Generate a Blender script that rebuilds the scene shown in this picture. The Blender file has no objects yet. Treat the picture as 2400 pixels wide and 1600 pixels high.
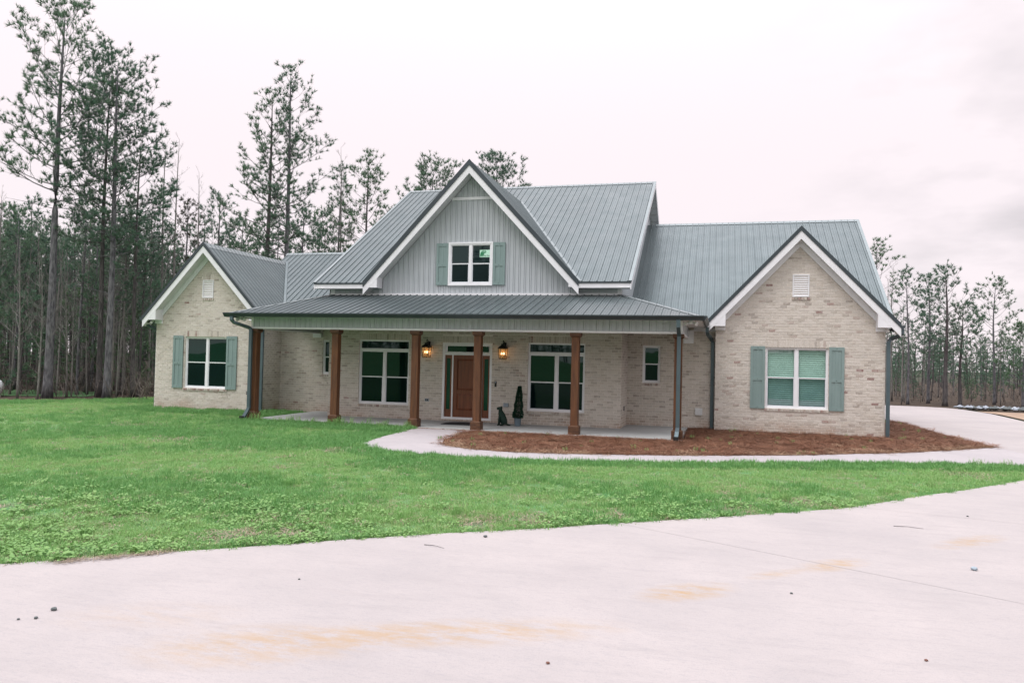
import bpy, bmesh, math, random
import numpy as np
from mathutils import Vector, Matrix
from mathutils.geometry import tessellate_polygon

SC = bpy.context.scene
COL = SC.collection
R = random.Random(7)
NR = np.random.default_rng(11)
rad = math.radians

# ------------------------------------------------------------------ camera, world, sun, exposure
cam_d = bpy.data.cameras.new('camera'); cam = bpy.data.objects.new('camera', cam_d); COL.objects.link(cam)
cam_d.sensor_width = 36.0; cam_d.lens = 36.0*1784.48/2400.0
cam_d.clip_start = 0.1; cam_d.clip_end = 2000
YAW, PIT, ROL = 0.266816354, 0.0239457337, 0.0227853732
_f = Vector((-math.sin(YAW)*math.cos(PIT), math.cos(YAW)*math.cos(PIT), math.sin(PIT)))
_r0 = Vector((math.cos(YAW), math.sin(YAW), 0)); _u0 = _r0.cross(_f)
_r = math.cos(ROL)*_r0 + math.sin(ROL)*_u0; _u = -math.sin(ROL)*_r0 + math.cos(ROL)*_u0
cam.matrix_world = Matrix(((_r.x, _u.x, -_f.x, 0), (_r.y, _u.y, -_f.y, 0), (_r.z, _u.z, -_f.z, 2.0), (0, 0, 0, 1)))
SC.camera = cam

SUN_EL, SUN_AZ = rad(60), rad(215)      # azimuth clockwise from +Y: behind the camera, to its left
SKY_HORIZON, SKY_ZENITH = 1.07, 4.7
world = bpy.data.worlds.new('World'); SC.world = world; world.use_nodes = True
nt = world.node_tree; nt.nodes.clear()
def wn(t, **k):
    n = nt.nodes.new(t)
    for a, b in k.items(): setattr(n, a, b)
    return n
out = wn('ShaderNodeOutputWorld'); mixs = wn('ShaderNodeMixShader')
sky = wn('ShaderNodeTexSky', sky_type='NISHITA', sun_disc=False, sun_elevation=SUN_EL, sun_rotation=SUN_AZ)
bg1 = wn('ShaderNodeBackground'); bg1.inputs[1].default_value = 0.06
bg2 = wn('ShaderNodeBackground'); bg2.inputs[1].default_value = 1.0
tc = wn('ShaderNodeTexCoord'); sx = wn('ShaderNodeSeparateXYZ')
ramp = wn('ShaderNodeValToRGB')     # overcast deck: brighter towards the zenith
ramp.color_ramp.elements[0].position = 0.0; ramp.color_ramp.elements[0].color = (0.97, 0.885, 0.91, 1)
ramp.color_ramp.elements[1].position = 1.0; ramp.color_ramp.elements[1].color = (0.97, 0.885, 0.91, 1)
mr = wn('ShaderNodeMapRange'); mr.inputs[1].default_value = 0.0; mr.inputs[2].default_value = 1.0
mr.inputs[3].default_value = SKY_HORIZON; mr.inputs[4].default_value = SKY_ZENITH
# cloud relief low over the horizon (projected on a flat cloud layer)
addz = wn('ShaderNodeMath', operation='ADD'); addz.inputs[1].default_value = 0.22
dv = wn('ShaderNodeVectorMath', operation='DIVIDE'); cmb = wn('ShaderNodeCombineXYZ')
cl = wn('ShaderNodeTexNoise'); cl.inputs['Scale'].default_value = 1.3; cl.inputs['Detail'].default_value = 5.0; cl.inputs['Roughness'].default_value = 0.55
clr = wn('ShaderNodeMapRange'); clr.inputs[1].default_value = 0.47; clr.inputs[2].default_value = 0.66; clr.inputs[3].default_value = 0.0; clr.inputs[4].default_value = 0.23
east = wn('ShaderNodeMapRange'); east.inputs[1].default_value = 0.0; east.inputs[2].default_value = 0.28; east.inputs[3].default_value = 0.0; east.inputs[4].default_value = 1.0
cmul = wn('ShaderNodeMath', operation='MULTIPLY'); sub = wn('ShaderNodeMath', operation='SUBTRACT'); sub.inputs[0].default_value = 1.0
mul = wn('ShaderNodeMath', operation='MULTIPLY')
scol = wn('ShaderNodeMix', data_type='RGBA'); scol.inputs[6].default_value = (0.985, 0.892, 0.925, 1); scol.inputs[7].default_value = (0.82, 0.83, 0.87, 1)
vm = wn('ShaderNodeVectorMath', operation='SCALE')
L = nt.links.new
zp = wn('ShaderNodeMath', operation='POWER'); zp.inputs[1].default_value = 3.6; zp.use_clamp = True
L(tc.outputs['Generated'], sx.inputs[0]); L(sx.outputs[2], zp.inputs[0]); L(zp.outputs[0], mr.inputs[0])
L(sx.outputs[2], addz.inputs[0])
for i in range(3): L(addz.outputs[0], cmb.inputs[i])
L(tc.outputs['Generated'], dv.inputs[0]); L(cmb.outputs[0], dv.inputs[1]); L(dv.outputs[0], cl.inputs['Vector'])
L(cl.outputs['Fac'], clr.inputs[0]); L(sx.outputs[0], east.inputs[0])
L(clr.outputs[0], cmul.inputs[0]); L(east.outputs[0], cmul.inputs[1]); L(cmul.outputs[0], sub.inputs[1])
L(mr.outputs[0], mul.inputs[0]); L(sub.outputs[0], mul.inputs[1])
zcol = wn('ShaderNodeMix', data_type='RGBA'); zcol.inputs[7].default_value = (0.86, 0.93, 1.0, 1)
L(cmul.outputs[0], scol.inputs[0]); L(scol.outputs[2], zcol.inputs[6]); L(zp.outputs[0], zcol.inputs[0]); L(zcol.outputs[2], vm.inputs[0]); L(mul.outputs[0], vm.inputs['Scale'])
L(vm.outputs[0], bg2.inputs[0]); L(sky.outputs[0], bg1.inputs[0])
mixs.inputs[0].default_value = 0.93
L(bg1.outputs[0], mixs.inputs[1]); L(bg2.outputs[0], mixs.inputs[2]); L(mixs.outputs[0], out.inputs[0])

sun_d = bpy.data.lights.new('sun', 'SUN'); sun = bpy.data.objects.new('sun', sun_d); COL.objects.link(sun)
sun_d.energy = 1.5; sun_d.angle = rad(24); sun_d.color = (1.0, 0.955, 0.93)
_sd = Vector((math.sin(SUN_AZ)*math.cos(SUN_EL), math.cos(SUN_AZ)*math.cos(SUN_EL), math.sin(SUN_EL)))
sun.rotation_euler = _sd.to_track_quat('Z', 'Y').to_euler(); sun.location = (0, 0, 60)
SC.view_settings.view_transform = 'Standard'; SC.view_settings.look = 'None'
SC.view_settings.exposure = 0.0; SC.view_settings.gamma = 1.0; SC.view_settings.use_curve_mapping = False

# ------------------------------------------------------------------ materials
def nodes(name):
    m = bpy.data.materials.new(name); m.use_nodes = True; t = m.node_tree
    return m, t, t.nodes['Principled BSDF']
def N(t, typ, ins=None, **k):
    n = t.nodes.new(typ)
    for a, b in k.items(): setattr(n, a, b)
    for a, b in (ins or {}).items(): n.inputs[a].default_value = b
    return n
def c4(c): return (c[0], c[1], c[2], 1.0)
def noise(t, scale, detail=4, rough=.55, stretch=None, dim='3D'):
    tcn = N(t, 'ShaderNodeTexCoord'); src = tcn.outputs['Object']
    if stretch:
        mp = N(t, 'ShaderNodeMapping'); mp.inputs['Scale'].default_value = stretch
        t.links.new(src, mp.inputs[0]); src = mp.outputs[0]
    n = N(t, 'ShaderNodeTexNoise', {'Scale': scale, 'Detail': detail, 'Roughness': rough})
    t.links.new(src, n.inputs['Vector']); return n.outputs['Fac']
def mrange(t, src, a, b, c=0., d=1.):
    m = N(t, 'ShaderNodeMapRange', {1: a, 2: b, 3: c, 4: d}); t.links.new(src, m.inputs[0]); return m.outputs[0]
def mixc(t, fac, a, b):
    m = N(t, 'ShaderNodeMix', data_type='RGBA')
    if isinstance(fac, (int, float)): m.inputs[0].default_value = fac
    else: t.links.new(fac, m.inputs[0])
    for i, v in ((6, a), (7, b)):
        if isinstance(v, tuple): m.inputs[i].default_value = c4(v)
        else: t.links.new(v, m.inputs[i])
    return m.outputs[2]
def bump(t, p, src, strength, dist):
    b = N(t, 'ShaderNodeBump', {'Strength': strength, 'Distance': dist}); t.links.new(src, b.inputs['Height']); t.links.new(b.outputs[0], p.inputs['Normal'])
def mat(name, c1, c2=None, rough=.6, scale=4., stretch=None, lo=.35, hi=.65, metal=0., spec=.5, bmp=None, detail=5):
    m, t, p = nodes(name)
    p.inputs['Roughness'].default_value = rough; p.inputs['Metallic'].default_value = metal
    p.inputs['Specular IOR Level'].default_value = spec
    if c2 is None: c2 = tuple(x*.88 for x in c1)
    f = noise(t, scale, detail, stretch=stretch)
    t.links.new(mixc(t, mrange(t, f, lo, hi), c1, c2), p.inputs['Base Color'])
    if bmp:
        b = noise(t, bmp[0], 4, stretch=bmp[3] if len(bmp) > 3 else None); bump(t, p, b, bmp[1], bmp[2])
    return m
def rand_mat(name, cols, rough=.6, spec=.3, trans=0.):
    """colour differs from one instance / object to the next"""
    m, t, p = nodes(name); oi = N(t, 'ShaderNodeObjectInfo'); cr = N(t, 'ShaderNodeValToRGB'); e = cr.color_ramp.elements
    while len(e) < len(cols): e.new(.5)
    for i, c in enumerate(cols): e[i].position = i/(len(cols)-1); e[i].color = c4(c)
    t.links.new(oi.outputs['Random'], cr.inputs[0]); t.links.new(cr.outputs[0], p.inputs['Base Color'])
    p.inputs['Roughness'].default_value = rough; p.inputs['Specular IOR Level'].default_value = spec
    if trans:
        tr = N(t, 'ShaderNodeBsdfTranslucent'); mx = N(t, 'ShaderNodeMixShader', {0: trans}); o = t.nodes['Material Output']
        t.links.new(cr.outputs[0], tr.inputs[0]); t.links.new(p.outputs[0], mx.inputs[1]); t.links.new(tr.outputs[0], mx.inputs[2]); t.links.new(mx.outputs[0], o.inputs[0])
    return m
def brick_mat(i, base, wash):
    m, t, p = nodes('brick_%02d' % i)
    f1 = noise(t, 9., 5, .65, stretch=(1, 1, 2.2)); f2 = noise(t, 40., 3, .6)
    a = mixc(t, mrange(t, f1, .42, .62), tuple(x*.93 for x in base), tuple(min(.8, x*.62+.25*w) for x, w in zip(base, (.94, .92, .89))))
    b = mixc(t, mrange(t, f2, .60, .72, 0, .65), a, tuple(x*.55 for x in base))
    fac = mrange(t, noise(t, 1.1, 4), .3, .75, wash*.35, wash)
    geo = N(t, 'ShaderNodeNewGeometry'); sp_ = N(t, 'ShaderNodeSeparateXYZ'); t.links.new(geo.outputs['Position'], sp_.inputs[0])
    dn = N(t, 'ShaderNodeTexNoise', {'Scale': 1.7, 'Detail': 5}); t.links.new(geo.outputs['Position'], dn.inputs['Vector'])
    dm = N(t, 'ShaderNodeMath', operation='MULTIPLY'); t.links.new(mrange(t, sp_.outputs[2], .02, .42, .75, 0), dm.inputs[0]); t.links.new(mrange(t, dn.outputs['Fac'], .36, .66), dm.inputs[1])
    t.links.new(mixc(t, dm.outputs[0], mixc(t, fac, b, (.60, .56, .505)), (.36, .235, .165)), p.inputs['Base Color']); p.inputs['Roughness'].default_value = .9; p.inputs['Specular IOR Level'].default_value = .2
    bump(t, p, f2, .5, .004); return m
BR = [brick_mat(i, b, w) for i, (b, w) in enumerate([
    ((.565, .52, .455), .65), ((.505, .462, .40), .55), ((.605, .56, .50), .65), ((.455, .41, .345), .5), ((.545, .492, .42), .6), ((.485, .45, .395), .55),
    ((.375, .33, .275), .45), ((.31, .268, .225), .35), ((.38, .295, .25), .4), ((.30, .185, .155), .25), ((.245, .14, .12), .15)])]
BRW = [20, 15, 18, 9, 17, 11, 4, 2.2, 2.4, 1.2, .8]
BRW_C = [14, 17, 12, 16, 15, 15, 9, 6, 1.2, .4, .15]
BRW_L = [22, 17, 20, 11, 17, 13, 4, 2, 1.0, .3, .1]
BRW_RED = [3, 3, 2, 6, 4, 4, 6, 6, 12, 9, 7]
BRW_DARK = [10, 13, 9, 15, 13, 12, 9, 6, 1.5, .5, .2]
MORTAR = mat('mortar', (.74, .70, .645), (.65, .61, .555), .95, 14., spec=.15, bmp=(60, .4, .004))
def roof_mat():
    m, t, p = nodes('roof_metal'); f = noise(t, .9, 5, .6); oi = N(t, 'ShaderNodeObjectInfo')
    a = mixc(t, mrange(t, f, .35, .68), (.120, .146, .150), (.098, .121, .125)); a = mixc(t, mrange(t, oi.outputs['Random'], 0, 1, 0, .16), a, (.10, .12, .125))
    t.links.new(a, p.inputs['Base Color']); p.inputs['Metallic'].default_value = .45; t.links.new(mrange(t, noise(t, 2.2, 4), .3, .7, .28, .44), p.inputs['Roughness'])
    bump(t, p, noise(t, 2.4, 3, stretch=(1, 1, .5)), .16, .012); return m
ROOF = roof_mat()
ROOF_CAP = mat('ridge_cap_metal', (.23, .258, .262), (.195, .222, .226), .4, 2., metal=.5)
TRIM_D = mat('charcoal_trim', (.047, .062, .070), (.036, .050, .057), .42, 3., metal=.2)
WHITE = mat('white_trim', (.76, .77, .79), (.70, .71, .73), .5, 3.)
SOFFIT = mat('white_soffit', (.68, .69, .69), (.61, .62, .62), .6, 3.)
SIDING = mat('grey_blue_siding', (.44, .475, .495), (.40, .435, .455), .55, 1.4)
SHUT = mat('teal_shutter_paint', (.205, .285, .275), (.18, .255, .245), .5, 5., stretch=(1, 1, .2))
WOOD = mat('stained_cedar', (.155, .060, .020), (.060, .024, .009), .6, 3.2, stretch=(6, 6, .55), lo=.3, hi=.7, bmp=(24, .35, .006, (3, 3, .2)))
WOOD2 = mat('stained_cedar_end', (.120, .054, .023), (.060, .026, .012), .62, 6., stretch=(1, 1, 3))
DOORW = mat('mahogany_door', (.20, .062, .024), (.115, .035, .014), .42, 4., stretch=(5, 5, .35), lo=.3, hi=.7)
CEIL = mat('darkened_ceiling_boards', (.10, .075, .052), (.07, .052, .038), .6, 3., stretch=(.4, 6, 1))  # unseen ceiling, coloured dark to shade the top of the porch wall
BLACK = mat('black_metal', (.012, .013, .013), (.008, .009, .009), .5, 5.)
VINYL = mat('white_vinyl_frame', (.78, .79, .81), (.74, .75, .77), .4, 3.)
SASH = mat('blue_grey_sash_line', (.30, .36, .40), (.26, .32, .36), .5, 3.)  # inner line of the lower sashes
def concrete(name, base, dark, stain=(), streak=(1, 1, 1)):
    m, t, p = nodes(name)
    f = noise(t, .55, 6, .6); g = noise(t, 2.6, 5, .7, stretch=streak); h = noise(t, 70., 3, .6)
    a = mixc(t, mrange(t, f, .35, .68), base, dark)
    a = mixc(t, mrange(t, g, .5, .75, 0, .55), a, tuple(x*.90 for x in dark))
    a = mixc(t, mrange(t, h, .52, .72, 0, .42), a, tuple(x*.8 for x in dark))
    k2 = noise(t, 16., 5, .7, stretch=(1.0, 3.2, 1)); a = mixc(t, mrange(t, k2, .50, .72, 0, .45), a, tuple(x*.80 for x in (dark[0]*.94, dark[1], dark[2]*1.06)))
    k3 = noise(t, 180., 2, .6); a = mixc(t, mrange(t, k3, .62, .74, 0, .55), a, tuple(x*.62 for x in dark))
    if stain:
        tcn = N(t, 'ShaderNodeTexCoord'); n2 = noise(t, 5.5, 6, .75, stretch=(.6, 1.6, 1))
        for (cx, cy, ax, rx, ry, amt) in stain:
            mp = N(t, 'ShaderNodeMapping', vector_type='TEXTURE'); mp.inputs['Location'].default_value = (cx, cy, 0); mp.inputs['Rotation'].default_value = (0, 0, ax); mp.inputs['Scale'].default_value = (rx, ry, 1000)
            t.links.new(tcn.outputs['Object'], mp.inputs[0])
            ln = N(t, 'ShaderNodeVectorMath', operation='LENGTH'); t.links.new(mp.outputs[0], ln.inputs[0])
            d = mrange(t, ln.outputs['Value'], .2, 1.15, 1., 0.)
            s = N(t, 'ShaderNodeMath', operation='MULTIPLY'); t.links.new(d, s.inputs[0]); t.links.new(mrange(t, n2, .40, .62), s.inputs[1])
            s2 = N(t, 'ShaderNodeMath', {1: amt}, operation='MULTIPLY'); t.links.new(s.outputs[0], s2.inputs[0])
            a = mixc(t, s2.outputs[0], a, (.36, .245, .14))
    t.links.new(a, p.inputs['Base Color']); p.inputs['Roughness'].default_value = .85; p.inputs['Specular IOR Level'].default_value = .25
    bump(t, p, h, .25, .006); return m
DRIVE = concrete('driveway_concrete', (.396, .352, .343), (.340, .306, .302), [
    (-1.75, 5.45, .42, 1.15, .30, .75), (-3.1, 4.72, .45, .85, .42, .65), (-2.5, 5.1, .42, .8, .30, .5), (-.25, 7.02, .70, .52, .24, 1.0), (1.15, 8.48, .75, .5, .20, .85), (2.9, 10.2, .8, .7, .2, .75), (.55, 7.9, .75, .35, .12, .6), (-4.2, 5.0, .4, .7, .35, .25)], (.5, 2.2, 1))
WALKC = concrete('walk_concrete', (.39, .352, .355), (.34, .31, .315))
SLABC = concrete('porch_concrete', (.42, .43, .42), (.36, .375, .37))
def glass(name, base, rough=.02, spec=.6):
    m, t, p = nodes(name)
    f = noise(t, .9, 3)
    t.links.new(mixc(t, f, base, tuple(x*.6 for x in base)), p.inputs['Base Color']); p.inputs['Roughness'].default_value = rough; p.inputs['IOR'].default_value = 1.5; p.inputs['Specular Tint'].default_value = (.66, .90, .84, 1); p.inputs['Specular IOR Level'].default_value = spec
    bump(t, p, noise(t, 1.1, 2), .10, .02); return m
GLASS = glass('green_tinted_glass', (.002, .017, .013), .02, .6)
SCREEN = glass('screened_glass', (.001, .009, .010), .12, .28)
GLASS_D = glass('dark_upstairs_glass', (.004, .014, .016), .02, .6)
SIDEGL = glass('sidelight_glass', (.012, .060, .042), .08, .5)
def clear_glass():
    m, t, p = nodes('clear_tinted_glass'); o = t.nodes['Material Output']
    tr = N(t, 'ShaderNodeBsdfTransparent', {0: (.84, .955, .925, 1)}); gl = N(t, 'ShaderNodeBsdfGlossy', {'Roughness': .02}); mx = N(t, 'ShaderNodeMixShader', {0: .10})
    t.links.new(tr.outputs[0], mx.inputs[1]); t.links.new(gl.outputs[0], mx.inputs[2]); t.links.new(mx.outputs[0], o.inputs[0]); return m
CLEAR = clear_glass()
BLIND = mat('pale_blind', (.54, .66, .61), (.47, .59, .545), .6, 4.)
BLIND2 = mat('shaded_blind', (.19, .30, .30), (.15, .25, .26), .6, 4.)  # lower slats of the same blind, shading put into the colour
ROOM = mat('dark_room', (.02, .03, .03), (.015, .02, .02), .9)
PLASTIC = mat('grey_plastic', (.27, .32, .36), (.24, .29, .33), .5)
PLASTW = mat('white_plastic', (.66, .67, .67), (.60, .61, .61), .45)
STICK = mat('pale_green_sticker', (.50, .78, .62), (.46, .73, .58), .5)
STICKG = mat('sticker_green_print', (.01, .20, .08), (.01, .18, .07), .5)
BARK = mat('pine_bark', (.190, .188, .198), (.068, .066, .074), .9, 5., stretch=(3, 3, .7), lo=.35, hi=.65, spec=.2, bmp=(9, .8, .05, (2, 2, .6)))
BARK_D = mat('dark_bark', (.115, .105, .102), (.048, .045, .047), .9, 5., stretch=(3, 3, .6), spec=.2)
BARK_L = mat('pale_bark', (.235, .225, .21), (.115, .11, .105), .85, 5., stretch=(3, 3, .8), spec=.2)
NEED = rand_mat('pine_needles', [(.090, .165, .112), (.110, .190, .124), (.130, .212, .128), (.098, .175, .120)], .5, .4, .42)
NEED_L = rand_mat('lighter_pine_needles', [(.105, .19, .105), (.125, .21, .11), (.11, .195, .11)], .5, .4, .25)
CEDAR = rand_mat('brownish_cedar_leaves', [(.045, .055, .034), (.060, .062, .038)], .7, .2, .1)
SOIL = mat('lawn_soil', (.095, .22, .09), (.15, .20, .095), .95, 1.6, spec=.1, bmp=(30, .5, .02))
LITTER = mat('woodland_litter', (.085, .062, .046), (.045, .036, .030), .95, 1.2, spec=.1, bmp=(12, .5, .05))
GROUND = mat('far_ground', (.045, .055, .036), (.06, .055, .04), .95, .08, spec=.1)
DIRT = mat('bare_dirt', (.36, .26, .19), (.28, .20, .15), .95, 1.5, spec=.1)
STRAWBED = mat('pine_straw_bed', (.125, .056, .034), (.070, .034, .024), .95, 7., spec=.1, bmp=(40, .7, .03))
GRASS_M = rand_mat('grass_mid', [(0.198, 0.393, 0.121), (0.234, 0.427, 0.137), (0.282, 0.450, 0.158), (0.216, 0.399, 0.137)], .5, .3, .3)
GRASS_D = rand_mat('grass_lush', [(0.126, 0.296, 0.092), (0.150, 0.336, 0.105), (0.180, 0.359, 0.116)], .5, .3, .3)  # lush patches, and the painted shade along the house walls
GRASS_Y = rand_mat('grass_pale', [(0.281, 0.416, 0.160), (0.324, 0.432, 0.180), (0.367, 0.416, 0.205)], .55, .3, .3)
CLOVER = rand_mat('clover_leaf', [(.19, .355, .105), (.235, .395, .125), (.165, .32, .10)], .5, .35, .3)
STRAWTAN = rand_mat('weathered_straw', [(.27, .17, .105), (.33, .22, .14), (.20, .115, .07)], .8, .2)
STRAWDRY = rand_mat('dry_straw', [(0.288, 0.216, 0.160), (0.352, 0.280, 0.216), (0.224, 0.160, 0.112)], .8, .2)
PSTRAW = rand_mat('pine_straw', [(0.161, 0.071, 0.041), (0.210, 0.097, 0.056), (0.122, 0.052, 0.031), (0.266, 0.151, 0.096)], .8, .2)
TOPI = rand_mat('boxwood_leaf', [(.010, .050, .026), (.012, .058, .030)], .45, .4)
DOGM = mat('green_black_patina', (.006, .034, .021), (.003, .017, .012), .6, 22., spec=.35, bmp=(55, .9, .02))
RUBBER = mat('black_rubber_mat', (.010, .014, .018), (.007, .010, .013), .8, 30., bmp=(90, .6, .01))
POTM = mat('slate_pot', (.15, .20, .24), (.13, .175, .21), .6)
STONE = mat('grey_stone', (.11, .12, .12), (.07, .08, .08), .8, 20.)
STONE_R = mat('brown_stone', (.17, .075, .05), (.12, .05, .035), .8, 20.)
RUBBLE = rand_mat('rubble_stone', [(.30, .33, .37), (.42, .44, .48), (.20, .22, .25)], .8)
LAMPGL = None
def emis(name, col, s):
    m, t, p = nodes(name); p.inputs['Base Color'].default_value = c4(col); p.inputs['Emission Color'].default_value = c4(col); p.inputs['Emission Strength'].default_value = s; return m
BULB = emis('lit_bulb', (1.0, .68, .40), 4.2)
def lampglass():
    m, t, p = nodes('lantern_glass'); o = t.nodes['Material Output']
    tr = N(t, 'ShaderNodeBsdfTransparent', {0: (1, .93, .82, 1)}); tl = N(t, 'ShaderNodeBsdfTranslucent', {0: (.75, .52, .32, 1)}); gl = N(t, 'ShaderNodeBsdfGlossy', {'Roughness': .05})
    m1 = N(t, 'ShaderNodeMixShader', {0: .20}); m2 = N(t, 'ShaderNodeMixShader', {0: .05}); k = t.links.new
    k(tr.outputs[0], m1.inputs[1]); k(tl.outputs[0], m1.inputs[2]); k(m1.outputs[0], m2.inputs[1]); k(gl.outputs[0], m2.inputs[2]); k(m2.outputs[0], o.inputs[0]); return m
LAMPGL = lampglass()

# ------------------------------------------------------------------ mesh helpers
class G:
    def __init__(s): s.v = []; s.f = []; s.m = []
    def poly(s, pts, m=0):
        k = len(s.v); s.v += [tuple(p) for p in pts]; s.f.append(tuple(range(k, k+len(pts)))); s.m.append(m)
    def box(s, x0, x1, y0, y1, z0, z1, m=0):
        k = len(s.v); s.v += [(x, y, z) for z in (z0, z1) for y in (y0, y1) for x in (x0, x1)]
        for q in ((0, 1, 5, 4), (1, 3, 7, 5), (3, 2, 6, 7), (2, 0, 4, 6), (4, 5, 7, 6), (0, 2, 3, 1)): s.f.append(tuple(k+i for i in q)); s.m.append(m)
        return s
    def prism(s, pts, ext, m=0):
        """polygon pts (front face) extruded along ext to its back"""
        n = len(pts); k = len(s.v); e = Vector(ext); s.v += [tuple(p) for p in pts] + [tuple(Vector(p)+e) for p in pts]
        s.f.append(tuple(range(k, k+n))); s.f.append(tuple(range(k+2*n-1, k+n-1, -1))); s.m += [m, m]
        for i in range(n): j = (i+1) % n; s.f.append((k+i, k+n+i, k+n+j, k+j)); s.m.append(m)
        return s
    def tube(s, pts, rr, n=6, m=0, cap=True):
        pts = [Vector(p) for p in pts]; k0 = len(s.v); K = len(pts)
        if not hasattr(rr, '__len__'): rr = [rr]*K
        for i, p in enumerate(pts):
            d = (pts[min(i+1, K-1)]-pts[max(i-1, 0)]).normalized(); a = d.cross(Vector((0, 0, 1)))
            a = a.normalized() if a.length > 1e-3 else Vector((1, 0, 0)); b = d.cross(a)
            for j in range(n): t = 2*math.pi*j/n+math.pi/n; s.v.append(tuple(p+rr[i]*(math.cos(t)*a+math.sin(t)*b)))
        for i in range(K-1):
            for j in range(n): q = (j+1) % n; s.f.append((k0+i*n+j, k0+i*n+q, k0+(i+1)*n+q, k0+(i+1)*n+j)); s.m.append(m)
        if cap: s.f.append(tuple(k0+j for j in range(n))[::-1]); s.f.append(tuple(k0+(K-1)*n+j for j in range(n))); s.m += [m, m]
        return s
    def lathe(s, prof, c=(0, 0, 0), n=16, m=0):
        k = len(s.v)
        for r, z in prof:
            for j in range(n): t = 2*math.pi*j/n; s.v.append((c[0]+r*math.cos(t), c[1]+r*math.sin(t), c[2]+z))
        for i in range(len(prof)-1):
            for j in range(n): q = (j+1) % n; s.f.append((k+i*n+j, k+i*n+q, k+(i+1)*n+q, k+(i+1)*n+j)); s.m.append(m)
        return s
    def mesh(s, name, mats, smooth=False, fix=True):
        me = bpy.data.meshes.new(name); me.from_pydata(s.v, [], s.f)
        for x in (mats if isinstance(mats, (list, tuple)) else [mats]): me.materials.append(x)
        if any(s.m): me.polygons.foreach_set('material_index', s.m)
        if smooth: me.polygons.foreach_set('use_smooth', [True]*len(s.f))
        if fix:
            b = bmesh.new(); b.from_mesh(me); bmesh.ops.recalc_face_normals(b, faces=b.faces); b.to_mesh(me); b.free()
        me.update(); return me
WL = {}
def link(o, parent=None, wloc=None):
    COL.objects.link(o)
    if parent is not None: o.parent = parent
    w = Vector((0, 0, 0)) if wloc is None else Vector(wloc)
    o.location = w-(WL[parent.name] if parent is not None else Vector((0, 0, 0))); WL[o.name] = w
    return o
def tag(o, label=None, cat=None, group=None, kind=None):
    for k, v in (('label', label), ('category', cat), ('group', group), ('kind', kind)):
        if v: o[k] = v
    return o
def part(name, g, mats, parent, smooth=False, label=None, kind=None, fix=True):
    """g in world coordinates, child of parent"""
    o = link(bpy.data.objects.new(name, g.mesh(name, mats, smooth, fix) if isinstance(g, G) else g), parent); return tag(o, label, kind=kind)
def thing(name, loc, label, cat, group=None, kind=None):
    return tag(link(bpy.data.objects.new(name, None), None, loc), label, cat, group, kind)
def solo(name, g, mats, loc, label=None, cat=None, group=None, kind=None, smooth=False, fix=True):
    """one-mesh top-level object; g in world coordinates, origin moved to loc"""
    g.v = [(x-loc[0], y-loc[1], z-loc[2]) for x, y, z in g.v]
    o = link(bpy.data.objects.new(name, g.mesh(name, mats, smooth, fix)), None, loc); return tag(o, label, cat, group, kind)
def clip(poly, ax, lo, hi):
    """Sutherland-Hodgman, 2-D polygon kept between lo and hi on axis ax"""
    for sgn, lim in ((1, lo), (-1, hi)):
        o = []
        for i in range(len(poly)):
            a, b = poly[i], poly[(i+1) % len(poly)]; da, db = sgn*(a[ax]-lim), sgn*(b[ax]-lim)
            if da >= 0: o.append(a)
            if (da > 0 and db < 0) or (da < 0 and db > 0):
                t = da/(da-db); o.append((a[0]+(b[0]-a[0])*t, a[1]+(b[1]-a[1])*t))
        poly = o
        if len(poly) < 3: return []
    return poly
def area(p): return abs(sum(p[i][0]*p[(i+1) % len(p)][1]-p[(i+1) % len(p)][0]*p[i][1] for i in range(len(p))))/2
def span(p, u):
    """v-range of convex polygon p at abscissa u"""
    r = []
    for i in range(len(p)):
        a, b = p[i], p[(i+1) % len(p)]
        if (a[0]-u)*(b[0]-u) <= 0 and abs(a[0]-b[0]) > 1e-9: r.append(a[1]+(b[1]-a[1])*(u-a[0])/(b[0]-a[0]))
    return (min(r), max(r)) if len(r) > 1 else None

# ------------------------------------------------------------------ setting: ground, driveway, walk, beds
def flat(name, poly, z, m, thick=0., kind='structure', parent=None):
    g = G(); k = 0; g.v = [(x, y, z) for x, y in poly]
    for tri in tessellate_polygon([[Vector((x, y, 0)) for x, y in poly]]): g.f.append(tuple(tri)); g.m.append(0)
    if thick:
        n = len(poly); g.v += [(x, y, z-thick) for x, y in poly]
        for i in range(n): j = (i+1) % n; g.f.append((i, j, n+j, n+i)); g.m.append(0)
    o = link(bpy.data.objects.new(name, g.mesh(name, m)), parent); return tag(o, kind=kind)
GZ = -0.07
flat('ground', [(-500, -500), (500, -500), (500, 700), (-500, 700)], GZ-.02, GROUND)
drive_edge = [(-14, .6), (-10, 3.2), (-6.51, 5.71), (-6.0, 6.09), (-5.71, 6.37), (-5.0, 6.88), (-4.0, 7.68), (-3.07, 8.38), (-2.02, 9.07), (-1.22, 9.69), (-.43, 10.25), (.48, 10.93), (1.73, 11.9), (2.4, 12.65), (2.99, 13.4), (4.06, 14.55), (5.52, 16.32), (6.7, 17.8), (7.5, 18.95)]
walk_front = [(-8.39, 20.4), (-8.3, 19.0), (-8.23, 17.99), (-8.12, 17.0), (-8.03, 16.35), (-7.93, 16.01), (-7.67, 15.77), (-6.96, 15.3), (-6.2, 15.08), (-5.24, 15.02), (-3.99, 15.1), (-2.83, 15.3), (-.7, 16.05), (1.44, 17.03), (3.3, 17.88), (4.78, 18.37), (6.33, 18.8), (7.5, 18.95)]
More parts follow.
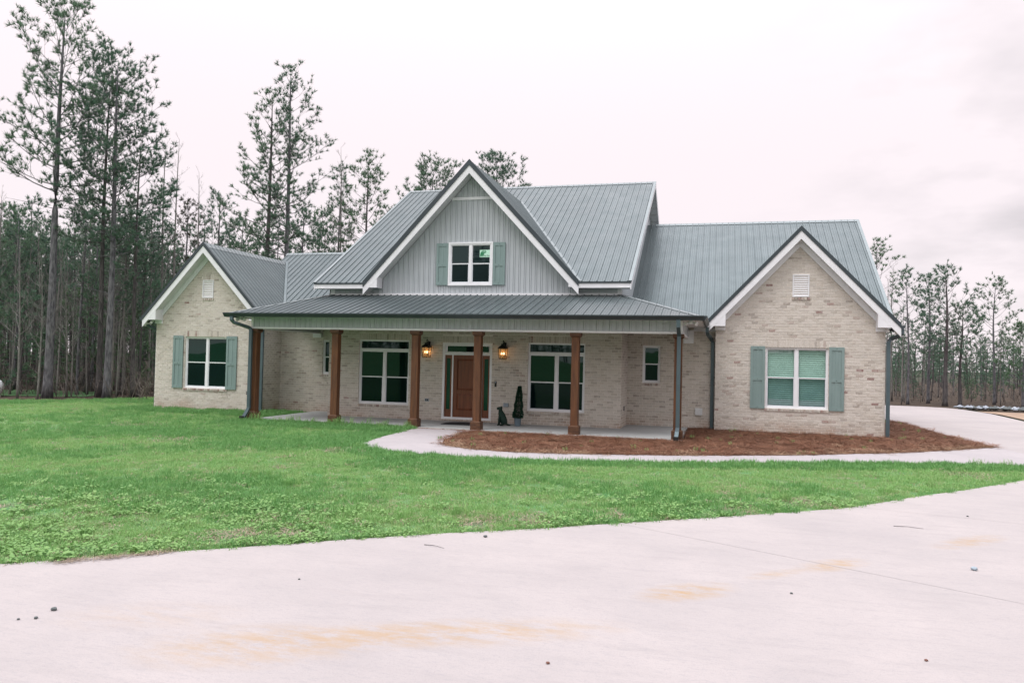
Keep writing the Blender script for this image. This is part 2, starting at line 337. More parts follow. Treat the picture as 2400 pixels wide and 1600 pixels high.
walk_back = [(-6.73, 20.4), (-6.70, 19.22), (-6.62, 18.3), (-6.54, 17.74), (-6.36, 17.15), (-6.1, 16.75), (-5.8, 16.5), (-5.25, 16.22), (-4.28, 16.15), (-3.04, 16.42), (-1.83, 16.81), (-.75, 17.2), (1.54, 18.33), (3.89, 19.89), (5.57, 21.3), (7.08, 22.81)]
mulch_right = [(7.08, 22.81), (6.92, 24.4), (6.84, 26.0), (6.75, 28.99), (6.72, 31.91), (6.39, 32.71)]
drive_poly = drive_edge + [(7.08, 22.81)] + mulch_right[1:] + [(5.4, 36), (5.2, 46.2), (8.96, 45.93), (10.54, 45.83), (11.6, 45.2), (12.1, 43.9), (12.36, 40.65), (11.95, 35.35), (12.4, 28), (15, 20), (17, 10), (17, -9), (-14, -9)]
drive = flat('driveway', drive_poly, -.03, DRIVE, .06)
walk_poly = walk_front + walk_back[::-1]
walk = flat('walkway', walk_poly, -.018, WALKC, .07)
mulch_poly = walk_back + mulch_right[1:] + [(5.2, 33), (4.67, 33), (4.67, 24.4), (-.9, 24.8), (-.9, 20.4)]
flat('mulch_bed', mulch_poly, -.035, STRAWBED)
lawn_poly = [(-14, .6)] + drive_edge[1:] + walk_front[::-1][1:] + [(-14.0, 20.4), (-14.0, 24.6), (-15.5, 24.6), (-15.5, 23.4), (-19.87, 23.4), (-19.87, 40), (-24.0, 40), (-24.3, 29), (-24.8, 26.0), (-25.8, 24.6), (-27.1, 23.6), (-31, 22.6), (-36, 21), (-36, -3), (-14, -3)]
flat('lawn_soil', lawn_poly, GZ+.02, SOIL)
flat('woodland_floor', [(-19.87, 40), (-24.0, 40), (-24.3, 29), (-24.8, 26.0), (-25.8, 24.6), (-27.1, 23.6), (-31, 22.6), (-36, 21), (-120, 10), (-120, 140), (5, 140), (5, 47), (-19, 47)], GZ+.012, LITTER)
flat('far_bank', [(5, 47), (8.9, 46.3), (12.3, 45.2), (14, 42.8), (40, 42), (90, 120), (5, 140)], GZ+.008, LITTER)
flat('dirt_patch', [(12.5, 43.2), (12.75, 40.6), (12.4, 35.4), (13, 28), (20, 20), (40, 38), (22, 42)], GZ+.016, DIRT)
# grassy rise behind the camera (seen only in the window glass)
g = G(); xs = np.linspace(-70, 70, 29); ys = np.linspace(-9, -60, 18)
for y in ys:
    for x in xs:
        t = (-9-y)/51.; g.v.append((x, y, GZ-.01+3.4*(t*t*(3-2*t))*(1+.18*math.sin(x*.11+1)*math.cos(y*.1))))
for j in range(17):
    for i in range(28): k = j*29+i; g.f.append((k, k+1, k+30, k+29)); g.m.append(0)
HILL = mat('hill_grass', (.055, .125, .052), (.078, .138, .062), .9, .3, spec=.1)
tag(link(bpy.data.objects.new('grassy_hill', g.mesh('grassy_hill', HILL, True))), kind='structure')
# sawn joints in the concrete, each a thin dark strip on top
def joint(p0, p1, z, parent, w=.006):
    d = (Vector(p1)-Vector(p0)).normalized(); n = Vector((-d.y, d.x))*w/2
    g = G(); g.poly([(p0[0]+n.x, p0[1]+n.y, z), (p1[0]+n.x, p1[1]+n.y, z), (p1[0]-n.x, p1[1]-n.y, z), (p0[0]-n.x, p0[1]-n.y, z)]); part('joint', g, JOINT, parent)
JOINT = mat('joint_shadow', (.25, .23, .225), (.32, .295, .29), .9)
for a, b in [((-1.22, 9.69), (3.2, 7.35)), ((1.9, 12.1), (8.5, 10.6)), ((4.2, 14.8), (10.5, 15.5)), ((7.08, 22.81), (8.6, 19.7)), ((6.9, 27.5), (12.3, 29)), ((6.7, 33), (12, 36))]: joint(a, b, -.0285, drive)
for a, b in [((-5.6, 16.36), (-5.9, 15.04)), ((-3.3, 16.35), (-3.0, 15.27)), ((-1.0, 17.1), (-.7, 16.06)), ((1.1, 18.1), (1.4, 17.02)), ((3.3, 19.4), (3.9, 18.1)), ((5.3, 21.0), (6.0, 18.75))]: joint(a, b, -.0165, walk)

# ------------------------------------------------------------------ the house
HL = (-7.6, 23.0, 0.0)
house = thing('brick_house', HL, 'long one storey cream brick house with grey metal roofs and a columned porch', 'house')
YW, YR, YL, YB, YP = 23.05, 24.35, 23.4, 24.65, 20.5
BL, BH, JT = .1920, .0690, .0125          # brick length, height, mortar joint
CP, CPX = BH+JT, BL+JT
SILL_C = [6, 6, 5, 8, 7, 7, 8, 5, 6, 2, .6]
BK = []                                    # every brick: (corner, size along axis, height, depth, axis, tone)
def tone(w): return R.choices(range(len(BR)), w)[0]
def brick(x, z, w, h, Y, t, dp=.008, axis='x', X=0): BK.append((x, z, w, h, Y, t, dp, axis))
def lay(zmin, zmax, interval, holes, Y, weights, axis='x'):
    """running bond; interval(z0,z1) -> (lo,hi); holes: (lo,hi,z0,z1)"""
    n0 = math.floor((zmin+.02)/CP); c = n0
    while c*CP < zmax:
        z0, z1 = c*CP+JT/2, (c+1)*CP-JT/2; c += 1
        iv = interval(z0, z1)
        if not iv: continue
        spans = [iv]
        for (a, b, h0, h1) in holes:
            if min(z1, h1)-max(z0, h0) > .012:
                spans = [s for p in spans for s in ((p[0], min(p[1], a)), (max(p[0], b), p[1])) if s[1]-s[0] > .03]
        for lo, hi in spans:
            off = (c % 2)*CPX*.5+R.uniform(-.012, .012); i = math.floor((lo-off)/CPX)
            while off+i*CPX < hi:
                a, b = max(lo, off+i*CPX), min(hi, off+i*CPX+BL); i += 1
                if b-a < .035: continue
                w = weights
                brick(a, z0, b-a, BH, Y, tone(w), R.uniform(.006, .012), axis)
def courses(x0, x1, z, h, pitch, Y, weights, dp):
    n = max(1, round((x1-x0)/pitch)); p = (x1-x0)/n
    for i in range(n): brick(x0+i*p+JT/2, z, p-JT, h, Y, tone(weights), dp)
def mortar_wall(name, x0, x1, z0, z1, Y, holes, gable=None, depth=.10):
    """mortar backing with real openings; gable = (apex x, apex z, half width at z1)"""
    g = G(); xsb = sorted({x0, x1, *[h[0] for h in holes], *[h[1] for h in holes]}); zsb = sorted({z0, z1, *[min(h[2], z1) for h in holes], *[min(h[3], z1) for h in holes]})
    for a, b in zip(xsb, xsb[1:]):
        for c, d in zip(zsb, zsb[1:]):
            if not any(h[0] <= a and b <= h[1] and h[2] <= c and d <= h[3] for h in holes): g.poly([(a, Y, c), (b, Y, c), (b, Y, d), (a, Y, d)])
    for a, b, c, d in holes:
        if d > z1+.5: continue
        for q in (((a, c), (a, d)), ((a, d), (b, d)), ((b, d), (b, c)), ((b, c), (a, c))):
            (xa, za), (xb, zb) = q; g.poly([(xa, Y, za), (xb, Y, zb), (xb, Y+depth, zb), (xa, Y+depth, za)])
    if gable: g.poly([(x0, Y, z1), (x1, Y, z1), (gable[0], Y, gable[1])])
    return part(name, g, MORTAR, house, fix=False)
def opening(x0, x1, z0, z1, Y, sill=True, soldier=True, sw=None, rw=None):
    """soldier course above and rowlock sill under a window; returns the zones bricks must avoid"""
    zones = [(x0, x1, z0, z1)]
    if soldier: courses(x0-.01, x1+.01, z1+JT/2, .198, .0813, Y, sw or BRW, .010); zones.append((x0-.015, x1+.015, z1, z1+.208))
    if sill: courses(x0-.02, x1+.02, z0-.088, .080, .0813, Y, rw or BRW_RED, .040); zones.append((x0-.025, x1+.025, z0-.092, z0))
    return zones

# --- right wing front wall
RW = (-.13, 4.67); RAX, RAZ = 2.285, 5.93
def riv(z0, z1):
    if z1 < 3.30: return RW
    k = (RAZ-z1)/(RAZ-3.22); hw = 2.42*k+.03
    return (RAX-hw, RAX+hw) if hw > .08 else None
hR = opening(1.335, 3.125, .72, 2.555, YR, sw=BRW_RED if 0 else BRW); hR += opening(2.08, 2.565, 4.08, 4.76, YR, soldier=False)
lay(-.08, 5.9, riv, hR, YR, BRW)
rwall = mortar_wall('right_wing_wall', RW[0], RW[1], -.1, 3.3, YR, [hR[0]], (RAX, RAZ, 2.4))
# --- left wing front wall
LW = (-19.87, -15.5); LAX, LAZ = -17.69, 5.68
def liv(z0, z1):
    if z1 < 3.26: return LW
    hw = 2.16*(LAZ-z1)/(LAZ-3.18)+.03
    return (LAX-hw, LAX+hw) if hw > .08 else None
hL = opening(-18.61, -16.82, .73, 2.565, YL); hL += opening(-17.95, -17.49, 3.96, 4.61, YL)
lay(-.08, 5.65, liv, hL, YL, BRW_L)
mortar_wall('left_wing_wall', LW[0], LW[1], -.1, 3.26, YL, [hL[0]], (LAX, LAZ, 2.1))
# --- centre wall under the porch
CW = (-12.65, -2.87)
hC = opening(-11.55, -9.76, .44, 2.555, YW, sw=BRW_C, rw=SILL_C); hC += opening(-5.77, -3.97, .42, 2.54, YW, sw=BRW_C, rw=SILL_C)
hC += opening(-8.60, -6.94, .06, 2.505, YW, sill=False, sw=BRW_C, rw=SILL_C); courses(-8.6, -6.94, .004, .052, .0813, YW, BRW_RED, .03); hC.append((-8.61, -6.93, 0, .06))
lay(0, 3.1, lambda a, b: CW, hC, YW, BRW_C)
mortar_wall('porch_wall', CW[0], CW[1], 0, 3.14, YW, [hC[0], hC[3], hC[6]], depth=.12)
# --- recessed walls either side of the centre block
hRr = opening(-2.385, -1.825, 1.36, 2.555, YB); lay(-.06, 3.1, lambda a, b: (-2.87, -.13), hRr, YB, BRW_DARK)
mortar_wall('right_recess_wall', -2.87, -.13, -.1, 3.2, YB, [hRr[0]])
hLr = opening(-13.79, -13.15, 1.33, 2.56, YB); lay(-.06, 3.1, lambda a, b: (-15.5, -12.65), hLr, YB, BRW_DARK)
mortar_wall('left_recess_wall', -15.5, -12.65, -.1, 3.2, YB, [hLr[0]])
# --- walls running back (axis y); brick() then carries X in place of Y
def side_wall(name, X, y0, y1, z1, face, bricks=True, w=BRW):
    g = G(); g.poly([(X, y0, -.1), (X, y1, -.1), (X, y1, z1), (X, y0, z1)]); part(name, g, MORTAR, house)
    if bricks: lay(-.06, z1-.05, lambda a, b: (y0+.005, y1-.005), [], X, w, 'y+' if face > 0 else 'y-')
side_wall('porch_return_wall', -2.87, YW, YB, 3.14, 1, w=BRW_L)
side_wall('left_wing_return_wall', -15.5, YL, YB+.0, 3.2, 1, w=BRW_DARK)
side_wall('porch_left_return_wall', -12.65, YW, YB, 3.14, -1)
side_wall('right_wing_return_wall', -.13, YR, YB, 3.2, -1)
side_wall('right_wing_end_wall', 4.67, YR, 37.6, 3.3, 1, False)
side_wall('left_wing_end_wall', -19.87, YL, 34, 3.3, -1, False)
g = G(); g.poly([(-19.87, 34, -.1), (4.67, 37.6, -.1), (4.67, 37.6, 3.2), (-19.87, 34, 3.2)]); part('rear_wall', g, MORTAR, house)
courses(-13.95, -.95, -.066, .062, .0813, YP-.005, BRW_RED, .02)
# --- bricks: the 300 that show largest are single objects, the rest one part
BKL = {}
def brick_mesh(w, h, t, axis):
    key = (round(w, 2), round(h, 3), t, axis)
    if key not in BKL:
        g = G(); d = .030; e = .0035; w2 = round(w, 2) if abs(w-BL) > .004 else BL
        def fr(u0, u1, v0, v1, o): return [(u0, -o, v0), (u1, -o, v0), (u1, -o, v1), (u0, -o, v1)]
        a, b = fr(0, w2, 0, h, 0), fr(e, w2-e, e, h-e, .010)
        if axis == 'y+': a, b = ([(-p[1], p[0], p[2]) for p in q] for q in (a, b))
        if axis == 'y-': a, b = ([(p[1], p[0], p[2]) for p in q] for q in (a, b))
        g.poly(b)
        for i in range(4): j = (i+1) % 4; g.poly([a[i], a[j], b[j], b[i]])
        BKL[key] = g.mesh('brick', BR[t])
    return BKL[key]
def bpos(b):
    x, z, w, h, Y, t, dp, ax = b
    return (x, Y, z) if ax == 'x' else (Y, x, z)
def bdist(b):
    p = bpos(b); d = Vector(p)-Vector((0, 0, 2)); face = {'x': (0, -1, 0), 'y+': (1, 0, 0), 'y-': (-1, 0, 0)}[b[7]]
    c = -d.normalized().dot(Vector(face)); return -(b[2]*b[3]*max(c, .01)/d.length_squared) if b[6] < .02 else 0
RWB = [b for b in BK if b[7] == 'x' and b[4] == YR and b[6] < .02 and b[2] > .15]
RWB.sort(key=bdist); near = RWB[:300]; nid = set(map(id, near))
for b in near: link(bpy.data.objects.new('brick', brick_mesh(b[2], b[3], b[5], b[7])), rwall, (b[0], b[4]-b[6]+.010-.0005, b[1]))
g = G()
for b in BK:
    if id(b) in nid: continue
    x, z, w, h, Y, t, dp, ax = b; e = .003
    A = [(x, 0, z), (x+w, 0, z), (x+w, 0, z+h), (x, 0, z+h)]; B = [(x+e, dp, z+e), (x+w-e, dp, z+e), (x+w-e, dp, z+h-e), (x+e, dp, z+h-e)]
    if ax == 'x': T = lambda p: (p[0], Y-p[1], p[2])
    elif ax == 'y+': T = lambda p: (Y+p[1], p[0], p[2])
    else: T = lambda p: (Y-p[1], p[0], p[2])
    A = [T(p) for p in A]; B = [T(p) for p in B]; fl = (ax == 'y-')
    def add(q):
        g.poly(q[::-1] if fl else q, t)
    add(B)
    for i in range(4): j = (i+1) % 4; add([A[i], A[j], B[j], B[i]])
part('brickwork', g, BR, house, kind='stuff', fix=False)

# --- porch slab
g = G(); g.box(-13.95, -.95, YP, YB+.05, -.12, 0); part('porch_slab', g, SLABC, house)

# --- roofs
def roof(name, O, U, V, poly, label=None, pitch=.2286, off=0., lip=.0):
    """poly in (u,v) on the plane O+uU+vV: a deck with one metal panel, rib included, per 9 inches"""
    O, U, V = Vector(O), Vector(U).normalized(), Vector(V).normalized(); Nn = U.cross(V)
    P = lambda u, v, h=0.: O+U*u+V*v+Nn*h
    g = G(); g.prism([P(u, v, -.006) for u, v in poly], -Nn*.05)
    deck = part(name, g, TRIM_D, house, label=label)
    lo = min(p[0] for p in poly); hi = max(p[0] for p in poly); i = math.floor((lo-off)/pitch)
    while off+i*pitch < hi:
        a, b = off+i*pitch, off+(i+1)*pitch; i += 1
        q = clip(poly, 0, a, b)
        if len(q) < 3 or area(q) < .002: continue
        g = G(); g.prism([P(u, v) for u, v in q], -Nn*.004)
        for uu, w, h in ((a+.02, .021, .027), (a+.02+pitch*.36, .009, .006), (a+.02+pitch*.66, .009, .006)):
            s = span(poly, uu)
            if s and s[1]-s[0] > .06 and lo+.02 < uu < hi-.02:
                v0, v1 = s[0]-lip, s[1]
                A = [P(uu-w, v0), P(uu-w*.5, v0, h), P(uu+w*.5, v0, h), P(uu+w, v0)]; B = [P(uu-w, v1), P(uu-w*.5, v1, h), P(uu+w*.5, v1, h), P(uu+w, v1)]
                for k in range(3): g.poly([A[k], A[k+1], B[k+1], B[k]])
                g.poly(A[::-1]); g.poly(B)
        part('roof_panel', g, ROOF, deck, fix=False)
    return deck
def strip(a, b, w, h, up, g=None, off=0.):
    """flat bar from a to b, width w across, height h along up"""
    g = g or G(); a, b, up = Vector(a), Vector(b), Vector(up).normalized(); d = (b-a).normalized(); s = d.cross(up).normalized()*w/2; up = s.cross(d).normalized()*(1 if True else 1)
    up = up if up.dot(Vector((0, 0, 1))) > 0 else -up
    q = [a-s+up*off, a+s+up*off, b+s+up*off, b-s+up*off]; g.prism(q, up*h); return g
PM = .605; e0 = 4.40; EY = 22.6; RY = 30.5; RZ = e0+PM*(RY-EY); sl = math.sqrt(1+PM*PM)
DX, DZ, DL, DR = -7.70, 8.23, -11.26, -4.14; DTY = EY+(DZ-e0)/PM
vt = (DTY-EY)*sl; vr = (RY-EY)*sl
XL, XR = -13.04, -2.56
roof('main_roof_left', (0, EY, e0), (1, 0, 0), (0, 1, PM), [(XL, 0), (DL, 0), (DX, vt), (DX, vr), (XL, vr)], lip=.01)
roof('main_roof_right', (0, EY, e0), (1, 0, 0), (0, 1, PM), [(DR, 0), (XR, 0), (XR, vr), (DX, vr), (DX, vt)], off=.05, lip=.01)
g = G(); g.prism([(XL, RY, RZ-.006), (XR, RY, RZ-.006), (XR, 38.4, e0), (XL, 38.4, e0)], (0, 0, -.05)); part('main_roof_rear', g, ROOF, house)
CAPS = [((XL, RY, RZ), (XR, RY, RZ), .15, ((0, -1), PM), ((0, 1), PM), ROOF_CAP)]
# dormer gable roof
pd = (DZ-4.39)/(DR-DX)
for nm, X, sg in (('dormer_roof_right', DR, 1), ('dormer_roof_left', DL, -1)):
    sw = math.hypot(abs(X-DX), DZ-4.39)
    U = (0, 1, 0) if sg > 0 else (0, -1, 0)
    p = [(EY, 0), (DTY, sw), (EY, sw)] if sg > 0 else [(-EY, 0), (-EY, sw), (-DTY, sw)]
    roof(nm, (X, 0, 4.39), U, (DX-X, 0, DZ-4.39), p)
CAPS.append(((DX, EY-.02, DZ), (DX, DTY, DZ), .13, ((-1, 0), 1.08), ((1, 0), 1.08), TRIM_D))
for X in (DR, DL):
    g = strip((X, EY+.02, 4.40), (DX, DTY, DZ), .16, .02, (0, 0, 1), off=.012); part('valley_flashing', g, ROOF_CAP, house)
# main rakes and eaves
g = G(); strip((XR-.03, EY-.01, e0), (XR-.03, RY, RZ), .10, .026, (0, 0, 1), g, .0); part('rake_trim', g, ROOF_CAP, house)
g = G(); strip((XL+.03, EY-.01, e0), (XL+.03, RY, RZ), .10, .026, (0, 0, 1), g, .0); part('rake_trim', g, ROOF_CAP, house)
for X, s in ((XR, 1), (XL, -1)):
    for y0, z0, y1, z1 in ((EY, e0, RY, RZ), (RY, RZ, 38.4, e0)):
        g = G(); g.prism([(X, y0, z0-.06), (X, y1, z1-.06), (X, y1, z1-.24), (X, y0, z0-.24)], (-s*.03, 0, 0)); part('rake_fascia', g, WHITE, house)
        n = 22
        for i in range(n):
            t0, t1 = i/n, (i+1)/n-.004; q = [(X-s*.03, y0+(y1-y0)*t, z0+(z1-z0)*t-.19) for t in (t0, t1)]; w = [(X-s*.36, p[1], p[2]) for p in q]
            g = G(); g.prism([q[0], q[1], w[1], w[0]], (0, 0, .02)); part('soffit_board', g, SOFFIT, house)
    g = G(); xs_ = X-s*.34; g.prism([(xs_, YW, 3.9), (xs_, 38, 3.9), (xs_, 38, e0-.02), (xs_, RY, RZ-.22), (xs_, YW, e0+PM*(YW-EY)-.22)], (-s*.02, 0, 0)); part('gable_end_siding', g, SIDING, house)
for x0, x1 in ((XL, DL+.06), (DR-.06, XR)):
    g = G().box(x0, x1, EY-.012, EY+.012, e0-.05, e0-.008); part('drip_edge', g, TRIM_D, house)
    g = G().box(x0+.0, x1-.0, EY+.0125, EY+.04, e0-.19, e0-.052); part('eave_fascia', g, WHITE, house)
    g = G().box(x0+.03, x1-.03, EY+.041, YW-.015, e0-.185, e0-.17); part('eave_soffit', g, SOFFIT, house)

def cap(a, b, w, pa, pb, m, name='ridge_cap', t=.014, h0=.024):
    """folded metal cap along a-b: two flanges running down the slopes; pa, pb = (outward 2-D direction, fall per metre)"""
    a, b = Vector(a)+Vector((0, 0, h0)), Vector(b)+Vector((0, 0, h0)); g = G()
    for (dx, dy), f in (pa, pb):
        o = Vector((dx*w, dy*w, -f*w)); g.prism([a, b, b+o, a+o], (0, 0, -t))
    return part(name, g, m, house)
def gable_trim(ax, az, xl, xr, ez, yf, yw, dark=.10, white=.17, frieze=.19, wl=None, wr=None, box_w=.30, zbox=None, ecut=.0, prefix=''):
    """dark rake metal, white rake board, soffit boards, frieze on the wall and the boxed returns of a gable"""
    for s, X in ((-1, xl), (1, xr)):
        dx, dz = X-ax, ez-az; ln = math.hypot(dx, dz); dn = Vector((dx/ln, 0, dz/ln)); nn = Vector((-dn.z*s*1.0, 0, dn.x*s)); nn = nn if nn.z < 0 else -nn
        A, E = Vector((ax, 0, az)), Vector((X, 0, ez)); vert = Vector((0, 0, -1)); k = ln/abs(dx)      # vertical drop for a perpendicular width
        def band(d0, d1, y, th, name, m, xa=None, xe=None):
            p = [A+vert*d0*k, E+vert*d0*k, E+vert*d1*k, A+vert*d1*k]
            if xe is not None: p[1] = A+(E-A)*xe+vert*d0*k; p[2] = A+(E-A)*xe+vert*d1*k
            g = G(); g.prism([(q.x, y, q.z) for q in p], (0, th, 0)); part(name, g, m, house)
        band(-.035, dark-.035, yf-.022, .05, 'rake_trim', TRIM_D)
        band(dark-.034, dark-.034+white, yf, .03, 'rake_fascia', WHITE)
        u = dark-.034+white
        # soffit boards between the rake board and the wall
        n = int(ln/.30)
        for i in range(n):
            t0, t1 = i/n, (i+1)/n-.006/ln
            q = [A+(E-A)*t+vert*(u-.025)*k for t in (t0, t1)]
            g = G(); g.prism([(q[0].x, yf+.031, q[0].z), (q[1].x, yf+.031, q[1].z), (q[1].x, yw-.005, q[1].z), (q[0].x, yw-.005, q[0].z)], (0, 0, .015)); part('soffit_board', g, SOFFIT, house)
        if frieze: band(u-.06, u-.06+frieze, yw-.045, .03, 'frieze_board', WHITE, xe=1-.16)
gable_trim(RAX, 6.13, -.44, 5.01, 3.25, 24.0, YR)
gable_trim(LAX, 5.88, -20.16, -15.2, 3.23, 23.0, YL)
gable_trim(DX, DZ, DL, DR, 4.40, EY, YW, dark=.13, frieze=.0)
def pork_chop(pts, y0, y1, name='eave_return'):
    g = G(); g.prism([(x, y0, z) for x, z in pts], (0, y1-y0, 0)); part(name, g, WHITE, house)
pork_chop([(-.43, 3.17), (-.13, 3.17), (.15, 3.17), (.15, 3.68), (-.40, 3.12+.10)], 24.003, YR-.05); pork_chop([(-.16, 3.06), (.15, 3.06), (.15, 3.62), (-.16, 3.3)], YR-.05, YR-.002)
pork_chop([(5.0, 3.17), (4.40, 3.17), (4.40, 3.66), (4.97, 3.12+.10)], 24.003, YR-.05); pork_chop([(4.69, 3.06), (4.40, 3.06), (4.40, 3.60), (4.69, 3.3)], YR-.05, YR-.002)
pork_chop([(-20.15, 3.15), (-19.60, 3.15), (-19.60, 3.62), (-20.13, 3.20)], 23.003, YL-.05); pork_chop([(-19.91, 3.02), (-19.60, 3.02), (-19.60, 3.58), (-19.91, 3.25)], YL-.05, YL-.002)
pork_chop([(-15.21, 3.15), (-15.75, 3.15), (-15.75, 3.62), (-15.22, 3.20)], 23.003, YL-.05)
pork_chop([(-11.24, 4.24), (-10.77, 4.24), (-10.77, 4.64), (-11.23, 4.30)], EY+.003, YW-.02)
pork_chop([(-4.16, 4.24), (-4.45, 4.24), (-4.45, 4.60), (-4.17, 4.30)], EY+.003, YW-.02)
# right wing roof
PR_ = .654; rs = math.sqrt(1+PR_*PR_); re, rz = 24.42, 3.21; rY = 31.1; rZ = rz+PR_*(rY-re); rv = (rY-re)*rs
gt = re+(6.13-rz)/PR_; gv = (gt-re)*rs
roof('right_wing_roof_left', (0, re, rz), (1, 0, 0), (0, 1, PR_), [(-2.9, 0), (-.44, 0), (RAX, gv), (RAX, rv), (-2.9, rv)])
roof('right_wing_roof_right', (0, re, rz), (1, 0, 0), (0, 1, PR_), [(5.0, 0), (4.95, rv), (RAX, rv), (RAX, gv)])
g = G(); g.prism([(-2.9, rY, rZ-.006), (4.95, rY, rZ-.006), (4.95, 37.9, 3.2), (-2.9, 37.9, 3.2)], (0, 0, -.05)); part('right_wing_roof_rear', g, ROOF, house)
CAPS.append(((-2.56, rY, rZ), (4.97, rY, rZ), .15, ((0, -1), PR_), ((0, 1), PR_), ROOF_CAP))
g = strip((4.94, re+.02, rz), (4.94, rY, rZ), .10, .026, (0, 0, 1)); part('rake_trim', g, ROOF_CAP, house)
g = G(); g.prism([(4.67, YR+.3, 3.2), (4.67, 37.6, 3.2), (4.67, rY, rZ-.2)], (-.03, 0, 0)); part('right_wing_gable_end', g, MORTAR, house)
g = G(); g.prism([(4.99, re, rz-.06), (4.97, rY, rZ-.06), (4.97, rY, rZ-.24), (4.99, re, rz-.24)], (-.03, 0, 0)); part('rake_fascia', g, WHITE, house)
for nm, X, sg in (('right_wing_gable_roof_right', 5.01, 1), ('right_wing_gable_roof_left', -.44, -1)):
    sw = math.hypot(X-RAX, 6.13-3.25); y1 = re+.05
    p = [(24.0, 0), (y1, 0), (gt, sw), (24.0, sw)]
    if sg < 0: p = [(-a, b) for a, b in p][::-1]
    roof(nm, (X, 0, 3.25), (0, sg, 0), (RAX-X, 0, 6.13-3.25), p)
CAPS.append(((RAX, 23.98, 6.13), (RAX, gt, 6.13), .13, ((-1, 0), 1.06), ((1, 0), 1.06), TRIM_D))
# left connecting roof and left wing roof
ce, cz = 24.2, 3.20; cY = 29.0; cZ = cz+PR_*(cY-ce); cv = (cY-ce)*rs; lt = ce+(5.88-cz)/PR_; lv = (lt-ce)*rs
roof('left_link_roof', (0, ce, cz), (1, 0, 0), (0, 1, PR_), [(-15.2, 0), (-12.7, 0), (-12.7, cv), (-18.01, cv), (-18.01, lv+.2), (LAX, lv)], off=.1)
g = G(); g.prism([(-18.01, cY, cZ-.006), (-12.7, cY, cZ-.006), (-12.7, 34, 3.1), (-18.01, 34, 3.1)], (0, 0, -.05)); part('left_link_roof_rear', g, ROOF, house)
CAPS.append(((-18.05, cY, cZ), (-12.7, cY, cZ), .15, ((0, -1), PR_), ((0, 1), PR_), ROOF_CAP))
for nm, X, sg in (('left_wing_roof_right', -15.2, 1), ('left_wing_roof_left', -20.16, -1)):
    sw = math.hypot(X-LAX, 5.88-3.23)
    p = [(23.0, 0), (ce+.03, 0), (lt, sw), (23.0, sw)] if sg > 0 else [(23.0, 0), (33., 0), (lt+.9, sw), (23.0, sw)]
    if sg < 0: p = [(-a, b) for a, b in p][::-1]
    roof(nm, (X, 0, 3.23), (0, sg, 0), (LAX-X, 0, 5.88-3.23), p)
CAPS.append(((LAX, 22.98, 5.88), (LAX, lt, 5.88), .16, ((-1, 0), 1.07), ((1, 0), 1.07), ROOF_CAP))
for c_ in CAPS: cap(*c_)
for o_, m_ in ((-.07, ROOF_CAP), (.07, ROOF)):
    g = strip((-15.2+o_, ce, cz+.02), (LAX+o_, lt, 5.89), .09, .02, (0, 0, 1), off=.01); part('valley_flashing', g, m_, house)
# porch roof
pe, pz, pt = 20.05, 3.215, 4.03; pw = math.hypot(YW-.03-pe, pt-pz)
roof('porch_roof', (0, pe, pz), (1, 0, 0), (0, YW-.03-pe, pt-pz), [(-14.50, 0), (-.46, 0), (-2.9, pw), (-12.62, pw)], off=.07, lip=.012)
for nm, X, Xt, sg in (('porch_roof_right', -.46, -2.9, 1), ('porch_roof_left', -14.50, -12.62, -1)):
    sw = math.hypot(X-Xt, pt-pz); p = [(pe, 0), (24.5, 0), (25.5, sw), (YW-.03, sw)]
    if sg < 0: p = [(-a, b) for a, b in p][::-1]
    roof(nm, (X, 0, pz), (0, sg, 0), (Xt-X, 0, pt-pz), p)
for X, Xt in ((-.46, -2.9), (-14.50, -12.62)):
    sg = 1 if Xt < X else -1; fa = (pt-pz)/(YW-.03-pe); fb = (pt-pz)/abs(X-Xt)
    cap((X, pe+.02, pz), (Xt, YW-.03, pt), .13, ((-sg, -.0), -fb*.0+.02), ((sg, 0), fb), ROOF_CAP, 'hip_cap')
g = G().box(-12.65, -2.88, YW-.05, YW-.012, pt-.02, pt+.055); part('wall_flashing', g, WHITE, house)

# --- board and batten siding: every board a piece
def boards(parent, x0, x1, Y, poly, pitch=.1778, holes=(), face=-1):
    i = 0; x = x0
    while x < x1-.01:
        q = clip(poly, 0, x, min(x+pitch-.016, x1))
        if len(q) >= 3 and area(q) > .001:
            pieces = [q]
            for (a, b, c, d) in holes:
                if a < x+pitch*.5 < b: pieces = [p for r in pieces for p in (clip(r, 1, -99, c), clip(r, 1, d, 99)) if len(p) >= 3]
            for p in pieces:
                if len(p) < 3 or area(p) < .001: continue
                g = G(); g.prism([(u, Y, v) for u, v in p], (0, .02, 0))
                bt = clip(p, 0, x+.002, x+.040)
                if len(bt) >= 3 and area(bt) > .0005: g.prism([(u, Y-.019, v) for u, v in bt], (0, .0185, 0))
                part('siding_board', g, SIDING, parent)
        x += pitch
g = G(); g.prism([(-12.64, YW+.022, 3.9), (-2.88, YW+.022, 3.9), (-2.88, YW+.022, 4.3), (DR, YW+.022, 4.3), (DX, YW+.022, 8.0), (DL, YW+.022, 4.3), (-12.64, YW+.022, 4.3)], (0, .06, 0)); gw = part('gable_wall', g, SIDING, house)
dgp = (DZ-4.40)/(DR-DX); gtop = DZ-.27*math.hypot(1, dgp)
hdw = (-8.45, -7.0, 4.36, 5.69)
gp = [(-12.5, 4.03), (-3.02, 4.03), (-3.02, 4.24), (DX+(gtop-4.24)/dgp, 4.24), (DX, gtop), (DX-(gtop-4.24)/dgp, 4.24), (-12.5, 4.24)]
tri = [(DX-(gtop-4.03)/dgp, 4.03), (DX+(gtop-4.03)/dgp, 4.03), (DX, gtop)]
